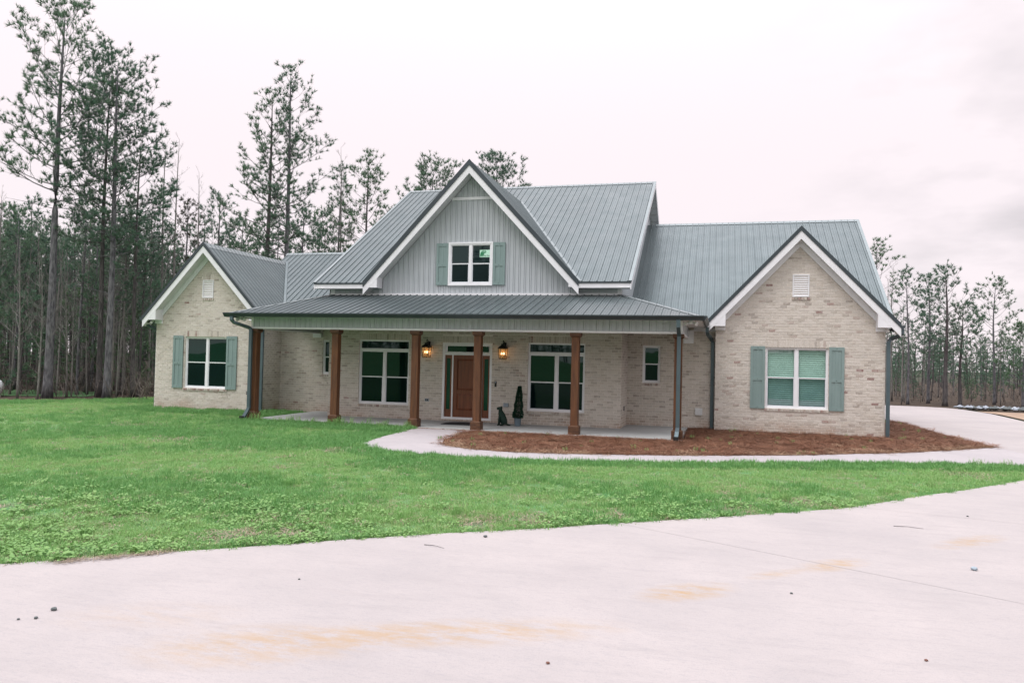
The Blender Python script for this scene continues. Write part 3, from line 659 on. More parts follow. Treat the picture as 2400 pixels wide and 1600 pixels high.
# middle field (triangle) with the window cut out, then the two low strips under the eaves
zb0, zb1 = 7.08, 7.17
boards(gw, -11.1, -4.3, YW, clip(clip(tri, 1, 4.03, zb0), 0, -10.75, -4.47), holes=[hdw])
boards(gw, -8.6, -6.8, YW, clip(tri, 1, zb1, 9))
boards(gw, -12.5, -10.77, YW+.002, [(-12.5, 4.03), (-10.77, 4.03), (-10.77, 4.235), (-12.5, 4.235)]); boards(gw, -4.45, -3.02, YW+.002, [(-4.45, 4.03), (-3.02, 4.03), (-3.02, 4.235), (-4.45, 4.235)])
hw0 = (gtop-zb0)/dgp; g = G().box(DX-hw0-.0, DX+hw0, YW-.03, YW+.01, zb0, zb1); part('gable_band', g, WHITE, gw)
g = G().box(-12.64, -12.5, YW-.02, YW+.02, 4.02, 4.24); part('corner_board', g, WHITE, gw); g = G().box(-3.02, -2.88, YW-.02, YW+.02, 4.02, 4.24); part('corner_board', g, WHITE, gw)

# --- porch beam, ceiling, gutters
bz0, bz1 = 2.80, 3.13
g = G().box(-13.93, -1.0, YP+.06, YP+.24, bz0, bz1-.002); beam = part('porch_beam', g, SIDING, house)
boards(beam, -13.9, -1.02, YP+.038, [(-13.9, bz0+.03), (-1.02, bz0+.03), (-1.02, bz1), (-13.9, bz1)])
g = G().box(-13.96, -.97, YP+.01, YP+.26, bz0-.02, bz0+.03); part('beam_trim', g, WHITE, beam)
for x in (-13.95, -1.02): g = G().box(x, x+.07, YP+.012, YP+.06, bz0+.031, bz1-.001); part('corner_board', g, WHITE, beam)
for x0, x1, nm in ((-1.0+.001, -.97, 1), (-13.96, -13.931, -1)):
    g = G().box(x0-.12*(nm > 0), x1+.12*(nm < 0), YP+.27, YB, bz0, bz1-.004); sb = part('side_beam', g, SIDING, house)
    g = G().box(x0-.02 if nm < 0 else x0-.13, x1+.02 if nm > 0 else x1+.13, YP+.27, YB-.02, bz0-.025, bz0+.02); part('beam_trim', g, WHITE, sb)
for x0, x1 in ((-1.06, -.80), (-14.08, -13.80)):
    g = G().box(x0-.05, x1, YB-.14, YB-.004, 2.64, 3.06); part('beam_end_box', g, WHITE, house)
for x0, x1 in ((-.80, -.14), (-2.85, -1.12), (-15.48, -14.09), (-13.78, -12.67)):
    g = G().box(x0, x1, YB-.035, YB-.003, 3.02, 3.14); part('frieze_board', g, WHITE, house)
g = G().box(-14.45, -.50, pe+.03, YP+.05, bz1, bz1+.02); part('porch_soffit', g, SOFFIT, house)
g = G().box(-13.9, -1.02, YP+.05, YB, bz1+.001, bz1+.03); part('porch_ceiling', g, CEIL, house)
g = G().box(-1.0, -.46, YP+.05, YB+.0, bz1+.002, bz1+.03); part('side_soffit', g, SOFFIT, house)
g = G().box(-14.45, -13.93, YP+.05, YB, bz1+.002, bz1+.03); part('side_soffit', g, SOFFIT, house)
g = G().box(-14.5, -.46, pe-.004, pe+.028, bz1-.002, pz-.01); part('eave_fascia', g, WHITE, house)
def gutter(a, b, out, z=3.235):
    """K-style gutter from a to b (2-D), projecting along out"""
    prof = [(0, 0), (0, -.125), (.055, -.125), (.075, -.085), (.105, -.045), (.12, -.03), (.12, 0), (.112, 0), (.108, -.02), (.07, -.075), (.05, -.115), (.008, -.115), (.008, 0)]
    g = G(); o = Vector(out)
    A = [(a[0]+o.x*d, a[1]+o.y*d, z+h) for d, h in prof]; B = [(b[0]+o.x*d, b[1]+o.y*d, z+h) for d, h in prof]; n = len(prof)
    for i in range(n-1): g.poly([A[i], A[i+1], B[i+1], B[i]])
    for E_ in (A, B):
        g.poly([E_[i] for i in (0, 1, 2, 3, 4, 5, 6)])
    return part('gutter', g, TRIM_D, house)
gutter((-14.56, pe-.006), (-.40, pe-.006), (0, -1))
gutter((-.44, pe-.0), (-.44, 24.0), (1, 0)); gutter((-14.52, pe), (-14.52, 22.95), (-1, 0))
gutter((5.01, 24.0), (5.01, 24.45), (1, 0)); gutter((-20.17, 23.0), (-20.17, 33), (-1, 0)); gutter((-.44, 24.02), (-.44, 24.4), (-1, 0), 3.25)
def downspout(pts, w=.05, d=.036):
    pts = [Vector(p) for p in pts]; g = G(); K = len(pts); k0 = len(g.v)
    for i, p in enumerate(pts):
        dd = (pts[min(i+1, K-1)]-pts[max(i-1, 0)]).normalized(); s = Vector((1, 0, 0)) if abs(dd.x) < .85 else Vector((0, 1, 0)); s = (s-dd*s.dot(dd)).normalized(); u = dd.cross(s)
        for a, b in ((-1, -1), (1, -1), (1, 1), (-1, 1)): g.v.append(tuple(p+s*a*w+u*b*d))
    for i in range(K-1):
        for j in range(4): q = (j+1) % 4; g.f.append((k0+4*i+j, k0+4*i+q, k0+4*i+4+q, k0+4*i+4+j)); g.m.append(0)
    g.f.append((0, 1, 2, 3)); g.m.append(0); g.f.append((4*K-4, 4*K-3, 4*K-2, 4*K-1)); g.m.append(0)
    o = part('downspout', g, DSP, house); return o
DSP = mat('slate_downspout', (.085, .125, .140), (.07, .105, .120), .38, 2.5, metal=.25)
d1 = downspout([(-14.28, pe-.06, 3.12), (-14.28, pe-.06, 3.02), (-14.24, pe, 2.94), (-13.97, YP-.05, 2.80), (-13.905, YP-.06, 2.72), (-13.905, YP-.06, .36), (-13.93, YP-.08, .26), (-14.02, YP-.14, .06), (-14.04, YP-.16, .0)])
d3 = downspout([(-1.04, pe-.06, 3.12), (-1.04, pe-.05, 2.95), (-1.04, pe+.12, 2.86), (-1.04, YP-.06, 2.72), (-1.04, YP-.06, .32), (-1.05, YP-.10, .20), (-1.07, YP-.24, .03), (-1.07, YP-.26, -.02)])
for dsp, p in ((d1, (-14.05, YP-.17)), (d3, (-1.07, YP-.28))):
    g = G().box(p[0]-.065, p[0]+.065, p[1]-.055, p[1]+.055, -.05, .10); part('drain_boot', g, BLACK, dsp)
downspout([(-15.42, YL-.05, 3.1), (-15.42, YL-.05, .0)])
downspout([(-.38, 23.9, 3.12), (-.38, 23.92, 2.98), (-.36, 24.05, 2.90), (-.26, YB-.12, 2.78), (-.22, YB-.06, 2.68), (-.22, YB-.06, .02), (-.20, YB-.12, -.04)])
downspout([(5.06, 24.08, 3.14), (5.05, 24.1, 3.02), (4.98, 24.2, 2.93), (4.80, YR-.04, 2.86), (4.74, YR-.03, 2.76), (4.74, YR-.03, .0), (4.76, YR-.1, -.04)])
downspout([(-20.22, 23.1, 3.12), (-20.2, 23.15, 3.0), (-19.98, YL+.1, 2.82), (-19.93, YL+.15, 2.7), (-19.93, YL+.15, 0)])

# --- columns
def column(x, w=.203):
    y0 = YP+.045; g = G()
    g.box(x-w/2, x+w/2, y0, y0+w, .235, bz0-.14); c = part('porch_column', g, WOOD, house)
    b = .292; yb = y0-(b-w)/2; g = G(); t = .03
    g.box(x-b/2, x+b/2, yb, yb+b, 0.002, .215)
    k = [(x-b/2, yb, .2151), (x+b/2, yb, .2151), (x+b/2, yb+b, .2151), (x-b/2, yb+b, .2151)]; q = [(x-w/2-.004, y0-.004, .243), (x+w/2+.004, y0-.004, .243), (x+w/2+.004, y0+w+.004, .243), (x-w/2-.004, y0+w+.004, .243)]
    for i in range(4): j = (i+1) % 4; g.poly([k[i], k[j], q[j], q[i]])
    g.poly(q); part('column_base', g, WOOD2, c)
    g = G(); zc = bz0-.142; g.box(x-b/2, x+b/2, yb, yb+b, zc+.03, bz0-.021)
    k = [(p[0], p[1], zc+.0299) for p in k]; q = [(p[0], p[1], zc-.012) for p in q]
    for i in range(4): j = (i+1) % 4; g.poly([k[i], k[j], q[j], q[i]])
    g.poly(q[::-1]); part('column_cap', g, WOOD2, c)
for x in (-13.862, -11.10, -8.53, -6.63, -3.82, -1.06): column(x)

# --- windows
def frame_rect(g, x0, x1, z0, z1, y0, y1, w, m=0):
    g.box(x0, x1, y0, y1, z0, z0+w, m); g.box(x0, x1, y0, y1, z1-w, z1, m); g.box(x0, x0+w, y0, y1, z0+w, z1-w, m); g.box(x1-w, x1, y0, y1, z0+w, z1-w, m)
def pane(parent, x0, x1, z0, z1, y, m, name='pane'):
    g = G(); tx, tz = R.uniform(-.003, .003), R.uniform(-.003, .003); t = .006
    q = [(x0, y-tx-tz, z0), (x1, y+tx-tz, z0), (x1, y+tx+tz, z1), (x0, y-tx+tz, z1)]
    if m is CLEAR: g.poly(q)
    else: g.prism(q, (0, t, 0))
    return part(name, g, m, parent, fix=m is not CLEAR)
def window(x0, x1, z0, z1, Y, units=2, transom=0., rec=.055, glass=(GLASS, SCREEN), mull=.085, label=None, blind=False, parent=None):
    y = Y+rec; g = G(); fw = .048
    frame_rect(g, x0, x1, z0, z1, y-.012, y+.06, fw)
    win = part('window', g, VINYL, parent or house, label=label)
    zt = z1-fw
    if transom:
        g = G().box(x0+fw, x1-fw, y-.008, y+.05, z1-transom-.06, z1-transom+.03); part('transom_bar', g, VINYL, win)
        pane(win, x0+fw, x1-fw, z1-transom+.03, z1-fw, y+.03, glass[0], 'transom_pane'); zt = z1-transom-.06
    iw = (x1-x0-2*fw-(units-1)*mull)/units
    for u in range(units):
        a = x0+fw+u*(iw+mull); b = a+iw
        if u: g = G().box(a-mull, a, y-.010, y+.055, z0+fw, zt); part('mullion', g, VINYL, win)
        zm = (z0+fw+zt)/2+.0
        g = G(); frame_rect(g, a, b, zm-.02, zt, y+.012, y+.05, .022); part('upper_sash', g, VINYL, win)
        pane(win, a+.022, b-.022, zm+.002, zt-.022, y+.034, CLEAR if blind else glass[0])
        g = G(); frame_rect(g, a, b, z0+fw, zm+.022, y+.004, y+.044, .030); frame_rect(g, a+.030, b-.030, z0+fw+.030, zm-.008, y+.010, y+.030, .010, 1); part('lower_sash', g, [VINYL, SASH], win)
        pane(win, a+.040, b-.040, z0+fw+.040, zm-.018, y+.028, CLEAR if blind else glass[1])
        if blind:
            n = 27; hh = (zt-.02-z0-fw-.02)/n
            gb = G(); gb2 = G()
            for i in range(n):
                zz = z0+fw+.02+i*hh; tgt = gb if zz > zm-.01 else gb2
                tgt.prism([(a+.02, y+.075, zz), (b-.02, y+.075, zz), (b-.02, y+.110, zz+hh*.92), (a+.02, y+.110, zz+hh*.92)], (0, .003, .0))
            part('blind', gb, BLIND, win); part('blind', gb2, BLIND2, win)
            g = G(); g.poly([(a, y+.16, z0), (b, y+.16, z0), (b, y+.16, z1), (a, y+.16, z1)]); part('room_backing', g, ROOM, win)
    return win
window(1.335, 3.125, .72, 2.555, YR, blind=True, label='twin window with closed white blinds'); window(-18.61, -16.82, .73, 2.565, YL)
window(-11.55, -9.76, .44, 2.555, YW, transom=.31, rec=.07); window(-5.77, -3.97, .42, 2.54, YW, transom=.31, rec=.07)
window(-2.385, -1.825, 1.36, 2.555, YB, 1); window(-13.79, -13.15, 1.33, 2.56, YB, 1)
dw = window(-8.43, -7.02, 4.37, 5.68, YW, rec=-.03, glass=(GLASS_D, SCREEN), label='upper gable window with a green maker sticker')
# sticker on the upper right pane: pale ground, green leaf strokes and lettering
def text_geo(g, s, x, z, h, y, m):
    cu = bpy.data.curves.new('lettering', 'FONT'); cu.body = s; cu.size = h; cu.extrude = .0006; o = bpy.data.objects.new('lettering', cu); COL.objects.link(o)
    dg = bpy.context.evaluated_depsgraph_get(); me = bpy.data.meshes.new_from_object(o.evaluated_get(dg))
    k = len(g.v); g.v += [(x+v.co.x, y-v.co.z, z+v.co.y) for v in me.vertices]
    for p in me.polygons: g.f.append(tuple(k+i for i in p.vertices)); g.m.append(m)
    bpy.data.objects.remove(o); bpy.data.meshes.remove(me); bpy.data.curves.remove(cu)
ysk = YW-.03+.034-.010; g = G(); sx0, sz0 = -7.43, 5.235; g.box(sx0, sx0+.36, ysk, ysk+.003, sz0, sz0+.235, 0)
for k, (ox, hgt) in enumerate(((.015, .20), (.055, .21), (.095, .20))):
    for i in range(6):
        t0, t1 = i/6, (i+1)/6
        cx = lambda t: sx0+ox+.012+.055*t*t+.012*t; w = lambda t: .016*math.sin(math.pi*(.12+.86*t))+.004
        zz = lambda t: sz0+.02+hgt*t
        g.poly([(cx(t0)-w(t0), ysk-.002, zz(t0)), (cx(t0)+w(t0), ysk-.002, zz(t0)), (cx(t1)+w(t1), ysk-.002, zz(t1)), (cx(t1)-w(t1), ysk-.002, zz(t1))], 1)
g.poly([(sx0+.17, ysk-.002, sz0+.215), (sx0+.215, ysk-.002, sz0+.19), (sx0+.215, ysk-.002, sz0+.15), (sx0+.14, ysk-.002, sz0+.115), (sx0+.155, ysk-.002, sz0+.145), (sx0+.185, ysk-.002, sz0+.16), (sx0+.185, ysk-.002, sz0+.18)], 1)
text_geo(g, 'Ply Gem', sx0+.135, sz0+.03, .066, ysk-.0025, 2)
part('sticker', g, [STICK, STICKG, BLACK], dw, fix=False)
g = G(); frame_rect(g, -8.47, -6.98, 4.33, 5.72, YW-.055, YW-.002, .05); part('window_casing', g, VINYL, house)

# --- shutters
def shutter(x0, x1, z0, z1, Y):
    y = Y-.052; g = G(); s, zm = .075, z0+(z1-z0)*.475
    g.box(x0, x0+s, y, y+.035, z0, z1); g.box(x1-s, x1, y, y+.035, z0, z1)
    for a, b in ((z0, z0+.10), (zm-.045, zm+.045), (z1-.10, z1)): g.box(x0+s, x1-s, y, y+.035, a, b)
    sh = part('shutter', g, SHUT, house)
    for a, b in ((z0+.10, zm-.045), (zm+.045, z1-.10)):
        g = G(); g.box(x0+s, x1-s, y+.018, y+.034, a, b); xm = (x0+x1)/2; g.box(xm-.036, xm+.036, y+.011, y+.018, a, b); part('shutter_panel', g, SHUT, sh)
    for z in (z0+.05, zm, z1-.05): g = G().box((x0+x1)/2-.008, (x0+x1)/2+.008, y-.004, y-.0005, z-.008, z+.008); part('screw', g, BLACK, sh)
shutter(.905, 1.325, .70, 2.585, YR); shutter(3.135, 3.555, .70, 2.585, YR)
shutter(-19.09, -18.67, .72, 2.60, YL); shutter(-16.865, -16.44, .72, 2.60, YL)
shutter(-8.88, -8.475, 4.35, 5.70, YW); shutter(-6.975, -6.575, 4.35, 5.70, YW)
# --- gable louvre vents
def louvre(x0, x1, z0, z1, Y):
    g = G(); frame_rect(g, x0, x1, z0, z1, Y-.03, Y+.03, .035); v = part('gable_vent', g, WHITE, house); n = 9; h = (z1-z0-.07)/n
    for i in range(n):
        z = z0+.035+i*h; g = G(); g.prism([(x0+.035, Y-.022, z), (x1-.035, Y-.022, z), (x1-.035, Y+.015, z+h*.9), (x0+.035, Y+.015, z+h*.9)], (0, .006, 0)); part('louvre_slat', g, WHITE, v)
    g = G(); g.poly([(x0, Y+.028, z0), (x1, Y+.028, z0), (x1, Y+.028, z1), (x0, Y+.028, z1)]); part('vent_backing', g, ROOM, v)
louvre(2.085, 2.56, 4.085, 4.755, YR); louvre(-17.945, -17.495, 3.965, 4.605, YL)

# --- front door with sidelights and transom
y = YW+.05; g = G()
frame_rect(g, -8.60, -6.94, .055, 2.505, y-.045, y+.06, .075)
g.box(-8.525, -7.015, y-.03, y+.05, 2.11, 2.185); de = part('door_frame', g, VINYL, house)
for x in (-8.285, -7.305): g = G().box(x, x+.045, y-.028, y+.05, .13, 2.11); part('mullion', g, VINYL, de)
pane(de, -8.46, -7.08, 2.215, 2.40, y+.0, GLASS, 'transom_pane'); g = G(); frame_rect(g, -8.525, -7.015, 2.185, 2.43, y-.02, y+.02, .03); part('transom_sash', g, VINYL, de)
for x0, x1 in ((-8.525, -8.285), (-7.26, -7.015)):
    g = G(); g.box(x0, x0+.055, y, y+.04, .13, 2.11); g.box(x1-.055, x1, y, y+.04, .13, 2.11); g.box(x0+.055, x1-.055, y, y+.04, .13, .37); g.box(x0+.055, x1-.055, y, y+.04, 2.0, 2.11); sl_ = part('sidelight', g, DOORW, house)
    pane(sl_, x0+.055, x1-.055, .37, 2.0, y+.018, SIDEGL)
g = G(); dx0, dx1 = -8.24, -7.305; s = .13
g.box(dx0, dx0+s, y+.002, y+.045, .13, 2.11); g.box(dx1-s, dx1, y+.002, y+.045, .13, 2.11)
for a, b in ((.13, .36), (.86, 1.0), (1.98, 2.11)): g.box(dx0+s, dx1-s, y+.002, y+.045, a, b)
dr = part('front_door', g, DOORW, house, label='mahogany stained two panel front door')
for a, b in ((.36, .86), (1.0, 1.98)):
    g = G(); i = .045; A = [(dx0+s, y+.032, a), (dx1-s, y+.032, a), (dx1-s, y+.032, b), (dx0+s, y+.032, b)]; B = [(dx0+s+i, y+.016, a+i), (dx1-s-i, y+.016, a+i), (dx1-s-i, y+.016, b-i), (dx0+s+i, y+.016, b-i)]
    g.poly(B)
    for k in range(4): j = (k+1) % 4; g.poly([A[k], A[j], B[j], B[k]])
    part('door_panel', g, DOORW, dr)
g = G(); g.tube([(-7.37, y-.05, 1.0), (-7.37, y-.06, 1.12), (-7.37, y-.05, 1.24)], .012, 6); g.box(-7.4, -7.34, y-.012, y+.001, .97, 1.3); part('door_handle', g, BLACK, dr)

# --- small fittings on the walls
g = G().box(-6.83, -6.77, YW-.035, YW-.012, 1.14, 1.31); g.box(-6.82, -6.78, YW-.038, YW-.0355, 1.26, 1.30, 1); db = part('doorbell', g, [BLACK, PLASTIC], house)
g = G().box(-6.52, -6.36, YW-.06, YW-.012, .52, .64); part('outlet_cover', g, PLASTIC, house)
g = G().box(-9.17, -9.03, YW-.035, YW-.012, .60, .69); g.box(-9.145, -9.11, YW-.037, YW-.0355, .615, .675, 1); g.box(-9.09, -9.055, YW-.037, YW-.0355, .615, .675, 1); part('outlet', g, [PLASTIC, BLACK], house)
g = G().box(-2.857, -2.835, 23.75, 23.83, .50, .64); part('outlet', g, BLACK, house)
g = G().box(-.72, -.50, YB-.055, YB-.008, .40, .62)
for i in range(4): g.box(-.705, -.515, YB-.065, YB-.056, .43+i*.045, .455+i*.045)
part('dryer_vent', g, PLASTW, house)
g = G(); g.tube([(-15.95, YL-.0, .62), (-15.95, YL-.09, .62), (-15.95, YL-.12, .58)], .018, 6); g.tube([(-15.99, YL-.08, .66), (-15.91, YL-.08, .66)], .014, 6); part('hose_spigot', g, BLACK, house)

# ------------------------------------------------------------------ things on and around the porch
def lantern(x, label):
    t = thing('wall_lantern', (x, YW, 2.0), label, 'lantern', 'lanterns beside the front door'); yc = YW-.20; z0, z1 = 2.02, 2.34
    g = G(); w0, w1 = .095, .125
    c0 = [(x+a*w0, yc+b*w0) for a, b in ((-1, -1), (1, -1), (1, 1), (-1, 1))]; c1 = [(x+a*w1, yc+b*w1) for a, b in ((-1, -1), (1, -1), (1, 1), (-1, 1))]
    for a, b in zip(c0, c1): g.tube([(a[0], a[1], z0), (b[0], b[1], z1)], .010, 4)
    for i in range(4):
        j = (i+1) % 4; g.tube([(*c0[i], z0), (*c0[j], z0)], .011, 4); g.tube([(*c1[i], z1), (*c1[j], z1)], .011, 4)
    g.box(x-w0, x+w0, yc-w0, yc+w0, z0-.012, z0-.002); part('frame', g, BLACK, t)
    g = G(); k = [(x+a*.145, yc+b*.145, z1+.010) for a, b in ((-1, -1), (1, -1), (1, 1), (-1, 1))]; q = [(x+a*.05, yc+b*.05, z1+.10) for a, b in ((-1, -1), (1, -1), (1, 1), (-1, 1))]; r_ = [(x+a*.05, yc+b*.05, z1+.145) for a, b in ((-1, -1), (1, -1), (1, 1), (-1, 1))]
    g.poly(k[::-1])
    for A, B in ((k, q), (q, r_)):
        for i in range(4): j = (i+1) % 4; g.poly([A[i], A[j], B[j], B[i]])
    g.poly(r_); part('hood', g, BLACK, t)
    g = G(); g.tube([(x, YW-.01, z1+.12), (x, YW-.08, z1+.20), (x, yc+.04, z1+.25), (x, yc-.01, z1+.22), (x, yc, z1+.145)], .013, 6); g.box(x-.055, x+.055, YW-.035, YW-.012, z1-.02, z1+.19); part('bracket', g, BLACK, t)
    for i in range(4):
        j = (i+1) % 4; g = G(); g.poly([(*c0[i], z0+.01), (*c0[j], z0+.01), (*c1[j], z1-.01), (*c1[i], z1-.01)]); part('glass_pane', g, LAMPGL, t)
    g = G(); g.tube([(x, yc, z0), (x, yc, z0+.05)], .02, 8)
    for dx in (-.045, .045): g.tube([(x, yc, z0+.04), (x+dx, yc-.02, z0+.06), (x+dx, yc-.02, z0+.13)], .010, 6)
    g.tube([(x, yc+.03, z0+.05), (x, yc+.03, z0+.12)], .010, 6); part('candle_holder', g, BLACK, t)
    for dx, dy in ((-.045, -.02), (.045, -.02), (0, .03)):
        g = G(); g.lathe([(.001, 0), (.014, .012), (.017, .03), (.010, .055), (.001, .075)], (x+dx, yc+dy, z0+.13), 10); part('bulb', g, BULB, t, True)
    ld = bpy.data.lights.new('lantern_light', 'POINT'); ld.energy = 1.4; ld.color = (1, .55, .22); ld.shadow_soft_size = .05
    lo = bpy.data.objects.new('lantern_light', ld); COL.objects.link(lo); lo.parent = t; lo.location = (0, -.20, .20)
lantern(-9.08, 'black lit wall lantern left of the front door'); lantern(-6.53, 'black lit wall lantern right of the front door above the dog')

g = G(); mx0, mx1, my0, my1 = -8.13, -7.10, 21.75, 22.62; n = 10
edge = [(mx0, my0)]+[(mx0+(mx1-mx0)*i/n, my0) for i in range(1, n)]+[(mx1, my0), (mx1, my0+.5)]+[((mx0+mx1)/2+(mx1-mx0)/2*math.cos(t), my0+.5+(my1-my0-.5)*math.sin(t)) for t in np.linspace(.1, math.pi-.1, 14)]+[(mx0, my0+.5)]
g.prism([(a, b, .018) for a, b in edge], (0, 0, -.016)); solo('door_mat', g, RUBBER, (-7.6, 22.0, 0), 'black rubber half round doormat before the front door', 'doormat')

# dog statue: one skin from a seated skeleton, facing left
def skin(name, V, E, rads, loc, m, sub=2, rz=0.):
    me = bpy.data.meshes.new(name); me.from_pydata([tuple(v) for v in V], E, []); me.materials.append(m)
    o = bpy.data.objects.new(name, me); link(o, None, loc); o.rotation_euler.z = rz
    md = o.modifiers.new('skin', 'SKIN'); md.use_smooth_shade = True
    for i, r_ in enumerate(rads): me.skin_vertices[0].data[i].radius = r_ if isinstance(r_, tuple) else (r_, r_)
    me.skin_vertices[0].data[0].use_root = True
    s = o.modifiers.new('subsurf', 'SUBSURF'); s.levels = sub; s.render_levels = sub
    return o
DV = [(.085, 0, .13), (.045, 0, .23), (-.005, 0, .325), (-.045, 0, .40), (-.060, 0, .465), (-.078, 0, .535), (-.128, 0, .515), (-.170, 0, .498),
      (-.055, .055, .30), (-.085, .062, .19), (-.100, .062, .06), (-.105, .062, .024), (-.150, .064, .018),
      (-.055, -.055, .30), (-.080, -.062, .19), (-.092, -.062, .06), (-.097, -.062, .024), (-.142, -.064, .018),
      (.080, .085, .12), (-.010, .105, .125), (.055, .105, .040), (-.055, .105, .020),
      (.080, -.085, .12), (-.010, -.105, .125), (.055, -.105, .040), (-.055, -.105, .020),
      (.150, 0, .055), (.215, .01, .022), (.27, .02, .02)]
DE = [(0, 1), (1, 2), (2, 3), (3, 4), (4, 5), (5, 6), (6, 7), (2, 8), (8, 9), (9, 10), (10, 11), (11, 12), (2, 13), (13, 14), (14, 15), (15, 16), (16, 17), (0, 18), (18, 19), (19, 20), (20, 21), (0, 22), (22, 23), (23, 24), (24, 25), (0, 26), (26, 27), (27, 28)]
DRD = [.105, .102, .098, .080, .066, .070, .046, .036, .050, .036, .027, .027, .022, .050, .036, .027, .027, .022, .075, .058, .036, .026, .075, .058, .036, .026, .032, .020, .012]
dog = skin('dog_statue', DV, DE, DRD, (-6.33, 22.22, 0.0), DOGM, 2, rad(4))
tag(dog, 'dark green seated dog statue facing left on the porch', 'dog statue')
for s in (-1, 1):
    g = G(); g.lathe([(.002, .07), (.022, .05), (.034, .01), (.030, -.04), (.016, -.072), (.002, -.08)], (0, 0, 0), 10)
    g.v = [(x*1.15+z*.18, y*.38, z) for x, y, z in g.v]
    o = bpy.data.objects.new('ear', g.mesh('ear', DOGM, True)); COL.objects.link(o); o.parent = dog; o.location = (-.05, s*.072, .515)
    g = G(); g.lathe([(.001, -.008), (.008, 0), (.001, .008)], (0, 0, 0), 8); o = bpy.data.objects.new('eye', g.mesh('eye', BLACK, True)); COL.objects.link(o); o.parent = dog; o.location = (-.128, s*.036, .545)

# topiary in a pot
TX, TY = -5.87, 22.33
top = thing('potted_topiary', (TX, TY, 0), 'slim cone topiary in a slate grey pot beside the right porch window', 'potted plant')
g = G(); g.lathe([(.001, .0), (.085, .0), (.090, .01), (.112, .24), (.118, .245), (.118, .265), (.104, .265), (.100, .22), (.001, .22)], (TX, TY, 0), 20); part('pot', g, POTM, top, True)
g = G(); g.tube([(TX, TY, .2), (TX+.01, TY, .7), (TX+.04, TY, 1.15)], [.016, .012, .005], 6); part('stem', g, BARK_D, top)
g = G()
for i in range(5200):
    t = R.random()**1.15; z = .245+t*.95; rr = (.125*(1-t)**.7+.022)*(.55+.45*R.random()**.4)*(1+.10*math.sin(z*22)); a = R.uniform(0, 6.283)
    c = Vector((TX+.045*t+rr*math.cos(a), TY+rr*math.sin(a), z)); d = Vector((math.cos(a)+R.uniform(-.6, .6), math.sin(a)+R.uniform(-.6, .6), R.uniform(-.2, .9))).normalized(); s_ = d.cross(Vector((R.uniform(-1, 1), R.uniform(-1, 1), R.uniform(-1, 1)))).normalized(); l = R.uniform(.026, .046)
    g.poly([c, c+d*l*.5+s_*l*.40, c+d*l, c+d*l*.5-s_*l*.40])
part('foliage', g, TOPI, top, fix=False)
g = G().box(TX+.12, TX+.15, TY-.04, TY-.037, .33, .42); part('tag', g, WHITE, top)

# twin floodlights under the eaves
def floodlight(p, m, label, wallside=1):
    t = thing('floodlight', p, label, 'floodlight', 'security lights under the eaves'); x, y, z = p
    g = G().box(x-.05, x+.05, y-.05, y+.05, z-.035, z); part('mount', g, m, t)
    for s in (-1, 1):
        g = G(); g.tube([(x+s*.03, y-.01, z-.04), (x+s*.09, y-.04, z-.07), (x+s*.14, y-.09, z-.09)], [.018, .045, .058], 10); h = part('lamp_head', g, m, t)
        g = G(); g.tube([(x+s*.141, y-.0905, z-.0905), (x+s*.1455, y-.095, z-.0925)], [.050, .050], 10); part('lens', g, PLASTW, h)
    g = G().box(x-.035, x+.035, y-.10, y-.03, z-.10, z-.036); part('sensor', g, m, t)
floodlight((-.74, 20.42, bz1), PLASTW, 'white twin floodlight under the right corner of the porch roof')
floodlight((-14.22, 20.42, bz1), PLASTW, 'white floodlight under the left corner of the porch roof')
floodlight((4.83, 24.2, 3.165), BLACK, 'black floodlight under the right end gable corner')
floodlight((-20.0, 23.2, 3.145), BLACK, 'black floodlight under the far left gable corner')

# stones dropped on the driveway
def stone(x, y, s, m, label):
    b = bmesh.new(); bmesh.ops.create_icosphere(b, subdivisions=2, radius=1)
    for v in b.verts: s_ = s; v.co *= R.uniform(.82, 1.1); v.co.x *= s*1.1; v.co.y *= s; v.co.z *= s*.68
    me = bpy.data.meshes.new('pebble'); b.to_mesh(me); b.free(); me.materials.append(m)
    o = bpy.data.objects.new('pebble', me); link(o, None, (x, y, -.03+s*.55)); tag(o, label, 'pebble', 'stones lying on the driveway')
for x, y, s, m, l in [(-4.97, 4.84, .022, STONE, 'largest dark pebble at the left of the driveway'), (-4.94, 4.65, .015, STONE, 'middle of three dark pebbles at lower left'), (-5.04, 4.59, .011, STONE, 'smallest dark pebble near the left picture edge'), (-2.55, 8.37, .022, STONE, 'dark pebble just off the lawn edge mid driveway'), (-1.08, 5.05, .013, STONE_R, 'brown pebble at the bottom of the driveway'), (1.42, 5.94, .012, STONE_R, 'brown pebble in the lower right corner'), (.65, 7.28, .012, STONE, 'small grey pebble right of the orange stain'), (2.53, 8.77, .03, PLASTIC, 'flat grey patch stone near the right edge'), (-3.64, 6.2, .010, STONE, 'tiny pebble left of the long stain'), (3.35, 11.92, .014, STONE, 'tiny pebble far up the right driveway')]: stone(x, y, s, m, l)
for (x, y, a, ln, lb) in ((-3.06, 7.78, .25, .26, 'thin twig on the driveway below the lawn edge'), (2.19, 10.81, .1, .34, 'thin twig on the right part of the driveway')):
    g = G(); g.tube([(x, y, -.024), (x+ln*.5*math.cos(a), y-ln*.5*math.sin(a)+.01, -.018), (x+ln*math.cos(a), y-ln*math.sin(a), -.025)], [.004, .003, .002], 5); solo('twig', g, BARK_D, (x, y, -.03), lb, 'twig', 'twigs on the driveway')

